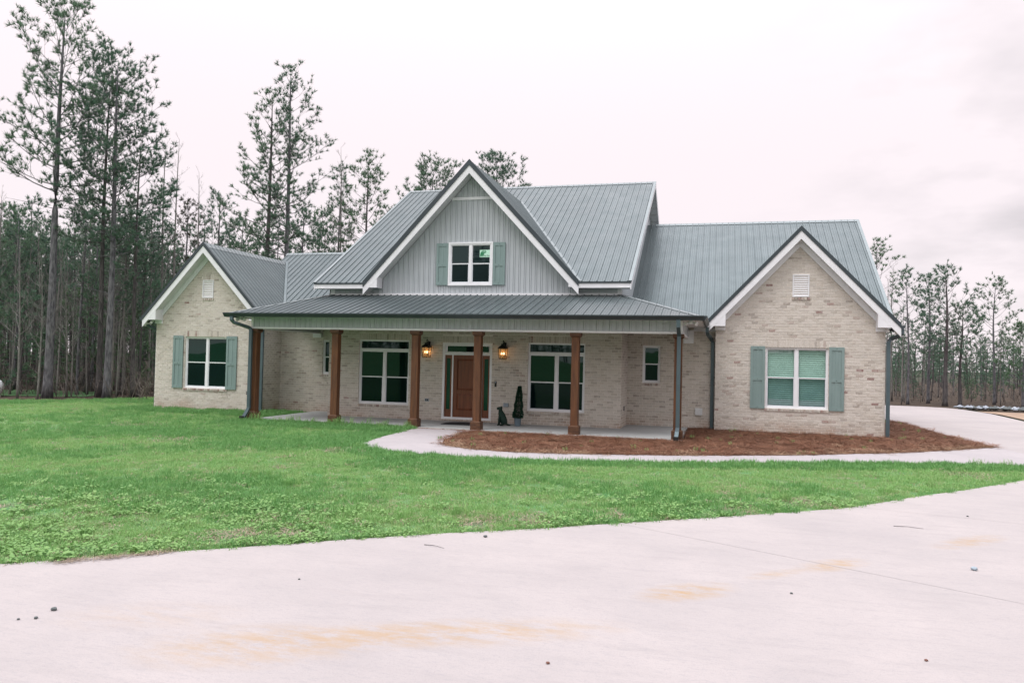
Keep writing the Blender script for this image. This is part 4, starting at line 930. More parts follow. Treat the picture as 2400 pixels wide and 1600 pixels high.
# ------------------------------------------------------------------ plants
def inside(px, py, poly):
    """vectorised point in polygon"""
    r = np.zeros(len(px), bool); n = len(poly)
    for i in range(n):
        (x0, y0), (x1, y1) = poly[i], poly[(i+1) % n]
        c = ((y0 > py) != (y1 > py)) & (px < (x1-x0)*(py-y0)/((y1-y0) or 1e-9)+x0); r ^= c
    return r
LIB = {}
def library(name, objs):
    c = bpy.data.collections.new(name)
    for i, (g, m) in enumerate(objs):
        o = bpy.data.objects.new('%s_%02d' % (name, i), g.mesh('%s_%02d' % (name, i), m, fix=False)); c.objects.link(o)
    LIB[name] = c; return c
def scatter(name, pts, rz, scl, idx, coll, tilt=.12, kind='stuff'):
    """points -> geometry-nodes instances of the pieces of coll"""
    n = len(pts); me = bpy.data.meshes.new(name); me.vertices.add(n); me.vertices.foreach_set('co', np.asarray(pts, np.float32).ravel())
    rot = np.zeros((n, 3), np.float32); rot[:, 0] = NR.normal(0, tilt, n); rot[:, 1] = NR.normal(0, tilt, n); rot[:, 2] = rz
    a = me.attributes.new('rot', 'FLOAT_VECTOR', 'POINT'); a.data.foreach_set('vector', rot.ravel())
    a = me.attributes.new('scl', 'FLOAT', 'POINT'); a.data.foreach_set('value', np.asarray(scl, np.float32))
    a = me.attributes.new('idx', 'INT', 'POINT'); a.data.foreach_set('value', np.asarray(idx, np.int32))
    o = link(bpy.data.objects.new(name, me)); tag(o, kind=kind)
    ng = bpy.data.node_groups.new(name, 'GeometryNodeTree')
    ng.interface.new_socket('Geometry', in_out='INPUT', socket_type='NodeSocketGeometry'); ng.interface.new_socket('Geometry', in_out='OUTPUT', socket_type='NodeSocketGeometry')
    i_ = ng.nodes.new('NodeGroupInput'); o_ = ng.nodes.new('NodeGroupOutput'); ip = ng.nodes.new('GeometryNodeInstanceOnPoints'); ci = ng.nodes.new('GeometryNodeCollectionInfo')
    ci.inputs['Collection'].default_value = coll; ci.inputs['Separate Children'].default_value = True; ci.inputs['Reset Children'].default_value = True
    def at(nm, t):
        q = ng.nodes.new('GeometryNodeInputNamedAttribute'); q.data_type = t; q.inputs['Name'].default_value = nm; return q.outputs['Attribute']
    k = ng.links.new; k(i_.outputs[0], ip.inputs['Points']); k(ci.outputs[0], ip.inputs['Instance']); ip.inputs['Pick Instance'].default_value = True
    k(at('idx', 'INT'), ip.inputs['Instance Index']); k(at('rot', 'FLOAT_VECTOR'), ip.inputs['Rotation']); k(at('scl', 'FLOAT'), ip.inputs['Scale']); k(ip.outputs[0], o_.inputs[0])
    md = o.modifiers.new('scatter', 'NODES'); md.node_group = ng; return o
def vnoise(x, y, s, seed=0):
    """smooth value noise 0..1"""
    r = np.random.default_rng(seed); T = r.random((64, 64)); u, v = x/s+100, y/s+100; iu, iv = np.floor(u).astype(int), np.floor(v).astype(int); fu, fv = u-iu, v-iv
    fu, fv = fu*fu*(3-2*fu), fv*fv*(3-2*fv); q = lambda a, b: T[a % 64, b % 64]
    return (q(iu, iv)*(1-fu)+q(iu+1, iv)*fu)*(1-fv)+(q(iu, iv+1)*(1-fu)+q(iu+1, iv+1)*fu)*fv
# --- grass, clover and straw tufts
def blades(n, h, sp, w, lean=.5):
    g = G()
    for _ in range(n):
        a = R.uniform(0, 6.283); r_ = sp*math.sqrt(R.random()); p = Vector((r_*math.cos(a), r_*math.sin(a), -.01)); b = R.uniform(0, 6.283); d = Vector((math.cos(b), math.sin(b), 0)); s_ = Vector((-d.y, d.x, 0))*w*R.uniform(.7, 1.2); L_ = h*R.uniform(.55, 1.1); k = R.uniform(.1, lean)
        m = p+Vector((0, 0, L_*.6))+d*L_*k*.35; e = p+Vector((0, 0, L_*(1-.25*k)))+d*L_*k
        g.poly([p-s_, p+s_, m+s_*.8, m-s_*.8]); g.poly([m-s_*.8, m+s_*.8, e])
    return g
def clover(n, h, sp):
    g = G()
    for _ in range(n):
        a = R.uniform(0, 6.283); r_ = sp*math.sqrt(R.random()); c = Vector((r_*math.cos(a), r_*math.sin(a), h*R.uniform(.5, 1.1))); nn = Vector((R.uniform(-.5, .5), R.uniform(-.5, .5), 1)).normalized(); u = nn.cross(Vector((1, 0, 0))).normalized(); v = nn.cross(u); l = R.uniform(.011, .019)
        g.poly([c-nn*h*.5-u*.0015, c-nn*h*.5+u*.0015, c])
        a0 = R.uniform(0, 2)
        g.poly([c+(u*math.cos(t+a0)+v*math.sin(t+a0))*l*(.8 if i % 2 else 1.05) for i, t in enumerate(np.linspace(0, 6.283, 8)[:-1])])
    return g
def straw(n, ln, sp, w=.004, zt=.03):
    g = G()
    for _ in range(n):
        p = Vector((R.uniform(-sp, sp), R.uniform(-sp, sp), R.uniform(0, zt))); b = R.uniform(0, 6.283); d = Vector((math.cos(b), math.sin(b), R.uniform(-.12, .22)))*ln*R.uniform(.5, 1); s_ = Vector((-math.sin(b), math.cos(b), 0))*w; m = p+d*.5+Vector((0, 0, R.uniform(0, .015)))
        g.poly([p-s_, p+s_, m+s_, m-s_]); g.poly([m-s_, m+s_, p+d])
    return g
library('turf', [(blades(34, .062, .11, .003, .8), GRASS_M), (blades(34, .072, .11, .003, .8), GRASS_M), (blades(32, .056, .12, .003, .9), GRASS_Y), (blades(34, .105, .10, .0035, .5), GRASS_D), (blades(32, .09, .11, .0035, .6), GRASS_D),
    (clover(22, .05, .10), CLOVER), (clover(20, .065, .10), CLOVER), (straw(16, .10, .11, .003), STRAWDRY), (blades(26, .26, .08, .004, .75), GRASS_M)])
def lawn():
    X, Y, S, I = [], [], [], []
    def zone(x0, x1, y0, y1, dens):
        n = int((x1-x0)*(y1-y0)*dens); return NR.uniform(x0, x1, n), NR.uniform(y0, y1, n)
    for (x0, x1, y0, y1, dens) in ((-8, 1, 4.5, 10, 190), (-12, 3, 10, 14, 130), (-16, -8, 4, 10, 110), (-16, -12, 10, 14, 100), (-16, 8, 14, 19, 100), (-16, -7, 19, 24, 95), (-27, -16, 9, 24.5, 60), (-30, -19.8, 24.5, 42, 55), (-36, -27, 12, 24.5, 30)):
        x, y = zone(x0, x1, y0, y1, dens)
        ok = inside(x, y, lawn_poly) & ~((x > -13.9) & (y > YP-.02) & (x < -1)); d = -x*.2637+y*.9647
        ok &= np.abs(x*.9647+y*.2637) < d*.73+1.5
        x, y, d = x[ok], y[ok], d[ok]
        n1, n2, n3 = vnoise(x, y, 1.5, 1), vnoise(x, y, .55, 2), vnoise(x, y, 3.2, 3)
        bare = np.zeros(len(x))
        for (bx, by, br, bs) in ((-5.2, 7.45, .42, .9), (-4.75, 7.75, .32, .6), (-12.3, 15.07, .8, .5), (-8.74, 7.76, .35, .7), (-2.9, 8.95, .30, .7), (-2.4, 9.5, .42, .8), (.28, 11.2, .45, .7), (1.2, 12.2, .45, .6), (-15.8, 17.6, 1.0, .45), (-7.9, 15.0, .6, .6), (4.6, 16.6, .5, .5), (-1.3, 10.1, .3, .6)):
            bare = np.maximum(bare, bs*np.clip(1.25-np.hypot(x-bx, (y-by)*1.0)/br, 0, 1))
        u = NR.random(len(x)); u2 = NR.random(len(x))
        near = np.clip((12.5-d)/4.5, 0, 1)                                   # clover is thick beside the driveway
        lush = np.clip((n3-.5)*3, 0, 1)*.6+np.clip((n1-.55)*3, 0, 1)*.5
        idx = np.where(u < .45, 0, np.where(u < .72, 1, 2))
        idx = np.where((u2 < lush*.8), 3+(u > .5), idx)
        wall = ((x < -13.5) & (y > 21.6) & (y < 24.7) & (x > -20.6)) | ((x > -14.2) & (x < -8.3) & (y > 18.9))
        idx = np.where(wall & (u2 < .85), 3+(u > .5), idx)  # darker tufts stand in for the shade at the foot of the walls
        dwf = np.full(len(x), 9.)
        for (a, b), (c, e) in zip(walk_front, walk_front[1:]):
            t = np.clip(((x-a)*(c-a)+(y-b)*(e-b))/((c-a)**2+(e-b)**2), 0, 1); dwf = np.minimum(dwf, np.hypot(x-a-t*(c-a), y-b-t*(e-b)))
        idx = np.where((dwf < 1.1*(.4+n1)) & (u2 < .75), 3+(u > .5), idx)
        u3 = NR.random(len(x)); cl_ = near*np.clip(.24+(n1-.45)*1.2, .05, .62)
        idx = np.where(u3 < cl_, 5+(u > .5), idx)
        u4 = NR.random(len(x)); idx = np.where(u4 < bare, 7, idx); idx = np.where((bare < .05) & (u4 < .05+.06*near), 7, idx)
        keep = ~((bare > .3) & (NR.random(len(x)) < .35))
        s_ = NR.uniform(.75, 1.2, len(x))*(.85+.4*n2)*np.where(d > 14, 1.1, 1.)*np.where(wall, 1.15, 1.)
        s_ = np.where((idx >= 3) & (idx < 5), s_*1.05, s_)
        X.append(x[keep]); Y.append(y[keep]); S.append(s_[keep]); I.append(idx[keep])
    # single tall weeds and the fringe along the paving
    for (wx, wy, k) in ((-3.32, 9.48, 5), (.99, 12.32, 8), (-4.1, 8.6, 3), (2.6, 13.6, 4), (-7.6, 15.6, 3), (6.0, 18.6, 4), (5.4, 18.4, 4), (-7.2, 11.2, 3), (-10.5, 13.1, 4), (-5.9, 9.3, 3), (-6.4, 10.6, 4), (-9.2, 19.8, 5), (-3.9, 9.1, 3)):
        X.append(NR.normal(wx, .10, k)); Y.append(NR.normal(wy, .08, k)); S.append(NR.uniform(.5, .95, k)); I.append(np.full(k, 8))
    for line, off in ((walk_front, -.06), (drive_edge[2:], .05)):
        for (a, b), (c, e) in zip(line, line[1:]):
            ln = math.hypot(c-a, e-b); k = int(ln*16); t = NR.random(k); o_ = off+NR.normal(0, .05, k); nx, ny = -(e-b)/ln, (c-a)/ln
            X.append(a+(c-a)*t+nx*o_); Y.append(b+(e-b)*t+ny*o_); S.append(NR.uniform(.6, 1.1, k)); I.append(NR.choice([0, 1, 3, 4, 2], k))
    k = 420; x = NR.uniform(-13.8, -8.5, k); X.append(x); Y.append(YP-.10-np.abs(NR.normal(0, .12, k))); S.append(NR.uniform(.7, 1.5, k)); I.append(NR.choice([3, 4, 8, 3], k, p=[.4, .4, .1, .1]))
    X, Y, S, I = map(np.concatenate, (X, Y, S, I)); n = len(X)
    scatter('grass', np.stack([X, Y, np.full(n, GZ+.02)], 1), NR.uniform(0, 6.283, n), S, I, LIB['turf'])
lawn()
# --- pine straw over the bed
library('straw_wisp', [(straw(30, .20, .13, .0035, .035), PSTRAW), (straw(26, .16, .12, .0035, .03), PSTRAW), (straw(30, .22, .14, .003, .045), PSTRAW), (blades(16, .13, .06, .004), GRASS_M), (straw(30, .18, .13, .0035, .03), STRAWTAN)])
x, y = NR.uniform(-6.8, 7.2, 26000), NR.uniform(16, 33, 26000); ok = inside(x, y, mulch_poly) & (NR.random(26000) < np.where(y > 26, .4, 1)); x, y = x[ok], y[ok]; ex = NR.integers(0, len(walk_back)-1, 70); et = NR.random(70); wb = np.array(walk_back); ep = wb[ex]*(1-et)[:, None]+wb[ex+1]*et[:, None]+NR.normal(0, .10, (70, 2)); x = np.concatenate([x, ep[:, 0]]); y = np.concatenate([y, ep[:, 1]])
n = len(x)
ii = NR.integers(0, 3, n); gx = NR.random(n); dw_ = np.full(n, 9.)
for (a, b), (c, e) in zip(walk_back, walk_back[1:]):
    t = np.clip(((x-a)*(c-a)+(y-b)*(e-b))/((c-a)**2+(e-b)**2), 0, 1); dw_ = np.minimum(dw_, np.hypot(x-a-t*(c-a), y-b-t*(e-b)))
ii = np.where(NR.random(n) < np.clip(.75-dw_*.75, .05, .7)*vnoise(x, y, .8, 5)*1.5, 4, ii); ii = np.where(gx < .007, 3, ii)
scatter('pine_straw', np.stack([x, y, np.full(n, -.035)], 1), NR.uniform(0, 6.283, n), NR.uniform(.7, 1.25, n), ii, LIB['straw_wisp'], .08)
# straw washed against the lawn edge at the lower left
k = 60; t = NR.random(k); scatter('loose_straw', np.stack([-6.1+t*.75+NR.normal(0, .03, k), 5.98+t*.70-.09+NR.normal(0, .03, k), np.full(k, -.028)], 1), NR.uniform(0, 6.283, k), NR.uniform(.5, .9, k), np.full(k, 7), LIB['turf'], .03)
# rubble along the far edge of the drive
g = G()
for k in range(230):
    t = R.random(); cx, cy = 12.0+t*9+R.uniform(-.25, .25), 44.9-t*2.3+R.uniform(-.7, .7); s_ = R.uniform(.06, .22); b = len(g.v)
    for (a_, b_, c_) in ((1, 0, 0), (-1, 0, 0), (0, 1, 0), (0, -1, 0), (0, 0, 1), (0, 0, -1)): g.v.append((cx+a_*s_*R.uniform(.7, 1.3), cy+b_*s_*R.uniform(.7, 1.3), .02+c_*s_*.6+s_*.3))
    for q in ((0, 2, 4), (2, 1, 4), (1, 3, 4), (3, 0, 4), (2, 0, 5), (1, 2, 5), (3, 1, 5), (0, 3, 5)): g.f.append(tuple(b+i for i in q)); g.m.append(k % 2)
RUB2 = mat('pale_rubble', (.38, .41, .45), (.24, .26, .30), .85, 3.)
solo('rubble', g, [RUB2, STONE], (12, 44.9, 0), kind='stuff')

# --- trees
def needles(C, D, n, ln, w, rng, spread=1.1):
    """needle tufts: C centres, D directions -> vertex and face arrays of thin triangles"""
    C = np.repeat(C, n, 0); D = np.repeat(D, n, 0); K = len(C)
    d = D+rng.normal(0, spread*.55, (K, 3)); d /= np.linalg.norm(d, axis=1)[:, None]
    s = np.cross(d, rng.normal(0, 1, (K, 3))); s /= np.linalg.norm(s, axis=1)[:, None]
    L_ = ln*rng.uniform(.65, 1.1, K)[:, None]; base = C-d*L_*.12
    V = np.stack([base-s*w, base+s*w, base+d*L_], 1).reshape(-1, 3); return V
def pine_meshes(seed, H, r0, cs, Rad, nb, needle_n=15, nl=.22, nw=.015, m_b=BARK, m_n=NEED, top=.35, lean=(0, 0), thin=1., rise=1., stubs=8):
    rng = np.random.default_rng(seed); RR = random.Random(seed)
    ph = RR.uniform(0, 6)
    ax = lambda t: Vector((lean[0]*t*H+.10*math.sin(2.2*t*2+ph)*t, lean[1]*t*H+.10*math.cos(2.6*t*2+ph)*t, H*t))
    rad_ = lambda t: r0*(1-t)**.75*.93+.012+r0*.35*max(0, 1-t*22)
    tr = G(); K = 18; ts = [((i/(K-1))**1.15) for i in range(K)]; tr.tube([ax(t) for t in ts], [rad_(t) for t in ts], 9)
    br = G(); C, D = [], []
    for i in range(nb):
        rel = ((i+RR.random()*.8)/nb); t = cs+(1-cs)*rel; p = ax(t); az = i*2.39996+RR.uniform(-.5, .5)
        L_ = Rad*(max(.02, 1-rel**2.0)**.55)*(.62+.38*min(1, rel*3.5))*RR.uniform(.6, 1.15)+.25
        el = (-.08+.95*rel*rise)+RR.uniform(-.16, .2); q = []; d = Vector((math.cos(az)*math.cos(el), math.sin(az)*math.cos(el), math.sin(el))); c = p.copy(); r_b = max(.012, rad_(t)*.30)
        for s in range(6):
            q.append(c.copy()); c = c+d*L_/5; d = (d+Vector((RR.uniform(-.12, .12), RR.uniform(-.12, .12), .10+RR.uniform(-.06, .12)))).normalized()
        br.tube(q, [r_b*(1-.16*s) for s in range(6)], 4, cap=False)
        ns = max(3, int(L_*3.4*thin))
        for s in range(ns):
            u = .22+.78*(s+RR.random())/ns; k = min(4, int(u*5)); b0 = q[k].lerp(q[k+1], u*5-k); dm = (q[k+1]-q[k]).normalized()
            sd = (dm*.8+Vector((RR.uniform(-1, 1), RR.uniform(-1, 1), RR.uniform(-.25, .8)))).normalized(); sl_ = (.28+.30*L_*(1.15-u))*RR.uniform(.55, 1.25); e = b0+sd*sl_; mid = b0+sd*sl_*.5+Vector((0, 0, .03))
            br.tube([b0, mid, e], [r_b*.34, r_b*.24, .004], 3, cap=False)
            m = max(1, int(sl_*3.6*thin+.4+RR.random()))
            C.append(e); D.append((sd+Vector((0, 0, .5))).normalized())
            for w in range(m):
                f = RR.uniform(.30, .95); c0 = b0.lerp(e, f); td = (sd+Vector((RR.uniform(-1.1, 1.1), RR.uniform(-1.1, 1.1), RR.uniform(-.3, .9)))).normalized(); tl = RR.uniform(.12, .34); c1 = c0+td*tl
                br.tube([c0, c1], [.007, .004], 3, cap=False); C.append(c1); D.append((td+Vector((0, 0, .5))).normalized())
        C.append(q[5]); D.append((d+Vector((0, 0, .3))).normalized())
    for i in range(stubs):
        t = RR.uniform(.25, cs+.1); p = ax(t); az = RR.uniform(0, 6.283); L_ = RR.uniform(.3, Rad*.75); d = Vector((math.cos(az), math.sin(az), RR.uniform(-.15, .3))); br.tube([p, p+d*L_*.5+Vector((0, 0, .03)), p+d*L_], [.016, .011, .004], 3, cap=False)
    V = needles(np.array([tuple(c) for c in C]), np.array([tuple(c) for c in D]), needle_n, nl, nw, rng)
    k = len(br.v); nf = len(V)//3
    me = bpy.data.meshes.new('crown'); nv = k+len(V); allv = br.v+V.tolist(); me.from_pydata(allv, [], br.f+[(k+3*i, k+3*i+1, k+3*i+2) for i in range(nf)])
    me.materials.append(m_b); me.materials.append(m_n); me.polygons.foreach_set('material_index', [0]*len(br.f)+[1]*nf); me.update()
    return tr.mesh('trunk', m_b, True, False), me
def bare_meshes(seed, H, r0, m_b=BARK_L, spread=.5, nb=26, start=.35):
    RR = random.Random(seed); tr, br = G(), G(); ph = RR.uniform(0, 6); ax = lambda t: Vector((.16*math.sin(3*t+ph)*t, .16*math.cos(2.4*t+ph)*t, H*t)); K = 12
    tr.tube([ax(i/(K-1)) for i in range(K)], [r0*(1-i/(K-1))**.8+.006 for i in range(K)], 6)
    def limb(p, d, L_, r_, lev):
        q = [p.copy()]; c = p.copy()
        for s in range(4): c = c+d*L_/4; q.append(c.copy()); d = (d+Vector((RR.uniform(-.2, .2), RR.uniform(-.2, .2), .12+RR.uniform(-.08, .1)))).normalized()
        br.tube(q, [r_, r_*.8, r_*.6, r_*.42, r_*.25], 3, cap=False)
        if lev < 2:
            for s in range(3 if lev else 5):
                u = RR.uniform(.25, .95); k = min(3, int(u*4)); b0 = q[k].lerp(q[k+1], u*4-k); dd = (d+Vector((RR.uniform(-.9, .9), RR.uniform(-.9, .9), RR.uniform(-.1, .7)))).normalized(); limb(b0, dd, L_*RR.uniform(.3, .5), r_*.5, lev+1)
    for i in range(nb):
        t = start+(1-start)*(i+RR.random())/nb; az = i*2.4+RR.uniform(-.5, .5); el = RR.uniform(.45, 1.05); d = Vector((math.cos(az)*math.cos(el), math.sin(az)*math.cos(el), math.sin(el)))
        limb(ax(t), d, H*spread*(1.05-t)*RR.uniform(.5, 1.0)*.6+.25, max(.006, r0*.38*(1.1-t)), 0)
    return tr.mesh('trunk', m_b, True, False), br.mesh('crown', m_b, False, False)
def plant(name, meshes, loc, s, rz, label, cat, group=None, sz=None):
    t = thing(name, loc, label, cat, group); t.rotation_euler = (R.gauss(0, .022), R.gauss(0, .022), rz) if group else (0, 0, rz); t.scale = (s, s, sz or s)
    for nm, me in zip(('trunk', 'crown'), meshes):
        o = bpy.data.objects.new(nm, me); COL.objects.link(o); o.parent = t
    return t
# the tall pines: one mesh pair each
def big(name, x, y, H, seed, r0, cs, Rad, nb, label, group=None, **k):
    plant(name, pine_meshes(seed, H, r0, cs, Rad, nb, **k), (x, y, GZ), 1., 0., label, 'tree', group)
big('pine_tree', -27.25, 25.79, 16.4, 1, .185, .50, 3.5, 42, 'tallest pine with thick trunk at the lawn edge, far left', lean=(.012, 0), rise=1.15, nl=.26)
big('pine_tree', -25.23, 26.86, 14.4, 2, .155, .44, 3.5, 46, 'big pine with pale grey trunk between the tallest pine and the house', lean=(.004, 0), nl=.25)
big('pine_tree', -26.36, 27.59, 13.9, 3, .125, .46, 2.9, 40, 'dark pine close behind the pale grey trunk', m_b=BARK_D, nl=.24)
big('pine_tree', -24.94, 27.97, 11.3, 4, .085, .42, 2.1, 28, 'thin dark pine nearest the left corner of the house', m_b=BARK_D, nl=.22)
big('pine_tree', -23.71, 36.09, 15.9, 5, .17, .40, 2.7, 44, 'left one of the twin tall pines rising behind the left wing roof', m_b=BARK_D, nl=.27)
big('pine_tree', -22.73, 36.35, 17.3, 6, .175, .40, 2.6, 44, 'right and taller one of the twin pines behind the left wing roof', nl=.27)
big('pine_tree', -22.88, 42.53, 13.5, 7, .10, .45, 1.1, 30, 'narrow pine behind the low link roof', nl=.26, rise=1.3)
big('pine_tree', -20.78, 42.07, 13.9, 8, .13, .38, 2.5, 46, 'round topped pine just left of the main roof', nl=.28, m_b=BARK_D)
big('pine_tree', -19.3, 48.78, 15.1, 9, .13, .5, 3.6, 60, 'pine top showing above the roof left of the dormer peak', nl=.30)
big('pine_tree', -15.1, 49.97, 15.7, 10, .14, .5, 3.3, 60, 'pine top showing above the roof right of the dormer peak', nl=.30)
big('pine_tree', -29.49, 39.69, 11.4, 11, .12, .35, 1.9, 34, 'bushy pine above the peak of the left wing gable', nl=.28)
big('cedar_tree', -29.99, 37.48, 10.5, 12, .10, .12, 1.35, 60, 'brownish conical cedar left of the left wing gable', nl=.20, m_n=CEDAR, rise=.9)
big('pine_tree', -23.44, 39.27, 10.2, 13, .11, .15, 1.9, 44, 'dense low pine between the twin pines and the narrow pine', nl=.27)
big('pine_tree', 10.51, 48.55, 7.4, 21, .07, .5, 1.1, 26, 'slim pine nearest the right corner of the house', thin=.72, nl=.24)
big('pine_tree', 12.18, 51.08, 7.4, 22, .085, .35, 1.4, 30, 'pine with reddish lower trunk right of the slim pine', thin=.72, nl=.25)
big('pine_tree', 12.31, 48.01, 7.5, 23, .13, .38, 1.75, 36, 'tallest pine with dark trunk on the right side of the picture', m_b=BARK_D, thin=.72, nl=.25)
big('pine_tree', 13.28, 48.79, 5.3, 24, .10, .45, 1.3, 24, 'shorter dark trunked pine by the end of the rubble', m_b=BARK_D, thin=.72, nl=.25)
big('pine_tree', 16.03, 52.13, 7.1, 25, .08, .42, 1.7, 30, 'lone pine standing clear near the right picture edge', thin=.72, nl=.25)
big('pine_tree', 16.95, 50.31, 4.4, 26, .08, .2, 1.6, 34, 'low bushy pine at the right picture edge', thin=.72, nl=.25, m_n=NEED_L)
big('pine_tree', 7.80, 43.66, 8.3, 27, .09, .55, 1.4, 22, 'pine tip peeking over the right end of the roof', thin=.72, nl=.22)
# bare trees
BM = [bare_meshes(41, 11.5, .075, BARK_L, .30, 30, .40), bare_meshes(42, 12., .07, BARK_L, .34, 26, .48), bare_meshes(43, 8., .055, BARK_L, .45, 26, .30)]
for i, (x, y, H, k, l, b) in enumerate([
    (-26.21, 31.26, 12.2, 0, 'straight bare grey tree left of the left gable', 11.5), (-25.67, 31.40, 12.5, 1, 'forked bare pale tree next to the left gable', 12.), (-26.78, 34.21, 11.6, 0, 'thin bare tree just above the left gable rake', 11.5),
    (-21.91, 40.73, 14.4, 1, 'bare tree rising through the narrow pine behind the link roof', 12.), (-27.57, 24.66, 6.6, 2, 'pale bare sapling left of the tallest pine', 8.), (-26.77, 24.88, 5.9, 2, 'slightly bent pale sapling touching the tallest pine on its left', 8.),
    (-26.09, 30.25, 9.6, 0, 'bare tree behind the thin dark pine', 11.5), (10.50, 52.70, 8.6, 2, 'fine twigged bare tree beside the right roof edge', 8.), (10.17, 48.46, 6.1, 1, 'white barked bare tree by the right downspout', 12.), (16.05, 51.10, 5.2, 1, 'pale bare trunk in front of the lone right pine', 12.), (9.69, 50.40, 7.5, 2, 'bare tree rising just behind the right roof edge', 8.)]):
    plant('bare_tree', BM[k], (x, y, GZ), H/b, i*1.3, l, 'tree', sz=H/b)
# pines of the wood, copied from a few
PM_ = [pine_meshes(51, 9.5, .085, .48, 1.45, 26, 11, .27, .019, BARK_D), pine_meshes(52, 10., .095, .40, 1.6, 28, 11, .27, .019, BARK_D), pine_meshes(53, 9., .07, .58, 1.2, 20, 11, .26, .019, BARK), pine_meshes(54, 9.5, .08, .30, 1.5, 34, 11, .27, .019, BARK_D)]
YP_ = [pine_meshes(55, 4., .045, .06, 1.15, 30, 11, .24, .02, BARK_D, NEED_L), pine_meshes(56, 4., .04, .10, 1.3, 24, 11, .24, .02, BARK_D)]
GL = 'pines of the wood left of the house'
MIDL = [(-37.93, 33.24, 8.1), (-36.25, 32.66, 9.9), (-38.77, 36.12, 9.1), (-39.58, 37.97, 9.0), (-35.35, 34.98, 9.1), (-35.29, 36.03, 10.2), (-37.04, 38.67, 8.9), (-34.32, 37.33, 10.1), (-32.48, 36.80, 9.7), (-33.17, 38.69, 9.8), (-33.49, 40.67, 9.2), (-29.21, 41.84, 10.3), (-29.62, 43.80, 10.2), (-27.30, 43.40, 10.5), (-25.83, 44.84, 11.2), (-23.47, 42.37, 9.8), (-32.86, 42.92, 10.4), (-32.21, 45.17, 10.0), (-36.88, 31.45, 9.1)]
WR = random.Random(3)
for _ in range(66):
    d, v = WR.uniform(34, 62), WR.uniform(-.74, -.44); MIDL.append((v*d*.9647-d*.2637, v*d*.2637+d*.9647, WR.uniform(5.6, 9.4)*(.72+d/150)))
for i, (x, y, H) in enumerate(MIDL):
    k = (i*7+i//4) % 4; h0 = (9.5, 10., 9., 9.5)[k]
    plant('woodland_pine', PM_[k], (x, y, GZ), H/h0, i*2.1, 'slender dark trunked pine in the thick wood left of the house', 'tree', GL)
for i, (x, y, H) in enumerate([(10.95, 56.97, 5.1), (12.99, 63.75, 5.9), (13.51, 60.78, 4.4), (15.38, 66.48, 6.3), (15.57, 62.38, 5.1), (18.41, 69.38, 5.8), (18.32, 65.20, 3.3), (20.91, 72.13, 3.4), (18.90, 63.29, 4.2), (21.55, 68.16, 4.7), (20.50, 62.69, 4.2), (25.13, 75.36, 5.8), (19.85, 57.33, 4.9), (12.14, 65.59, 5.2), (18.35, 75.58, 4.9), (18.77, 52.88, 6.0), (9.4, 53.5, 4.6), (10.2, 58, 4.8), (11.4, 54.2, 4.2), (13.4, 55.5, 4.4), (14.6, 57, 4.0), (17.5, 59.5, 4.3), (17.2, 55.5, 3.9), (21.5, 58, 4.6)]):
    k = (i*5+1) % 4; h0 = (9.5, 10., 9., 9.5)[k]; t = plant('woodland_pine', PM_[k], (x, y, GZ), H/h0*1.0, i*1.7, 'small pine in the open wood beyond the right driveway', 'tree', 'pines beyond the right driveway')
# bare saplings and thin trunks between the pines
for i in range(120):
    d, v = WR.uniform(32.5, 50), WR.uniform(-.70, -.455); H = WR.uniform(3.5, 9.5)
    plant('bare_sapling', BM[i % 3], (v*d*.9647-d*.2637, v*d*.2637+d*.9647, GZ), H/(11.5, 12., 8.)[i % 3], i*1.9, 'thin bare sapling among the pines of the left wood', 'sapling', 'bare saplings in the left wood')
for i in range(26):
    d, v = WR.uniform(44, 62), WR.uniform(.475, .72); H = WR.uniform(2.6, 4.6)
    plant('bare_sapling', BM[i % 3], (v*d*.9647-d*.2637, v*d*.2637+d*.9647, GZ), H/(11.5, 12., 8.)[i % 3], i*1.9, 'thin bare sapling beyond the right driveway', 'sapling', 'bare saplings beyond the right driveway')
for i in range(40):
    left = i < 26; d, v = (WR.uniform(33, 46), WR.uniform(-.72, -.455)) if left else (WR.uniform(47, 66), WR.uniform(.485, .74)); H = WR.uniform(1.6, 4.6) if left else WR.uniform(1.0, 2.6)
    plant('young_pine', YP_[i % 2], (v*d*.9647-d*.2637, v*d*.2637+d*.9647, GZ), H/4., i*1.3, 'low bushy young pine among the trunks of the left wood' if left else 'low bushy young pine beyond the right driveway', 'tree', 'young pines in the left wood' if left else 'young pines beyond the right driveway')
# the far wood that reads as one mass: trunks and needle tufts joined
def mass(name, n, d0, d1, v0, v1, h0, h1, seed, tuf=34, z0=GZ, low=.25, m=(BARK_D, NEED), nl=.55, nw=.05):
    rng = np.random.default_rng(seed); g = G(); C, D = [], []
    for i in range(n):
        d, v = rng.uniform(d0, d1), rng.uniform(v0, v1); x, y = v*d*.9647-d*.2637, v*d*.2637+d*.9647; H = rng.uniform(h0, h1); l = rng.normal(0, .15, 2)
        g.tube([(x, y, z0), (x+l[0], y+l[1], z0+H*.5), (x+l[0]*1.5, y, z0+H)], [.10, .07, .015], 5, cap=False)
        for k in range(tuf):
            t = low+(1-low)*rng.random(); r_ = (.35+1.1*(1-t))*rng.random()**.5; a = rng.uniform(0, 6.283); C.append((x+l[0]+r_*math.cos(a), y+l[1]+r_*math.sin(a), z0+H*t)); D.append((math.cos(a)*.5, math.sin(a)*.5, .6))
    V = needles(np.array(C), np.array(D), 7, nl, nw, rng); k = len(g.v); nf = len(V)//3; me = bpy.data.meshes.new(name)
    me.from_pydata(g.v+V.tolist(), [], g.f+[(k+3*i, k+3*i+1, k+3*i+2) for i in range(nf)])
    for q in m: me.materials.append(q)
    me.polygons.foreach_set('material_index', [0]*len(g.f)+[1]*nf); tag(link(bpy.data.objects.new(name, me)), kind='stuff')
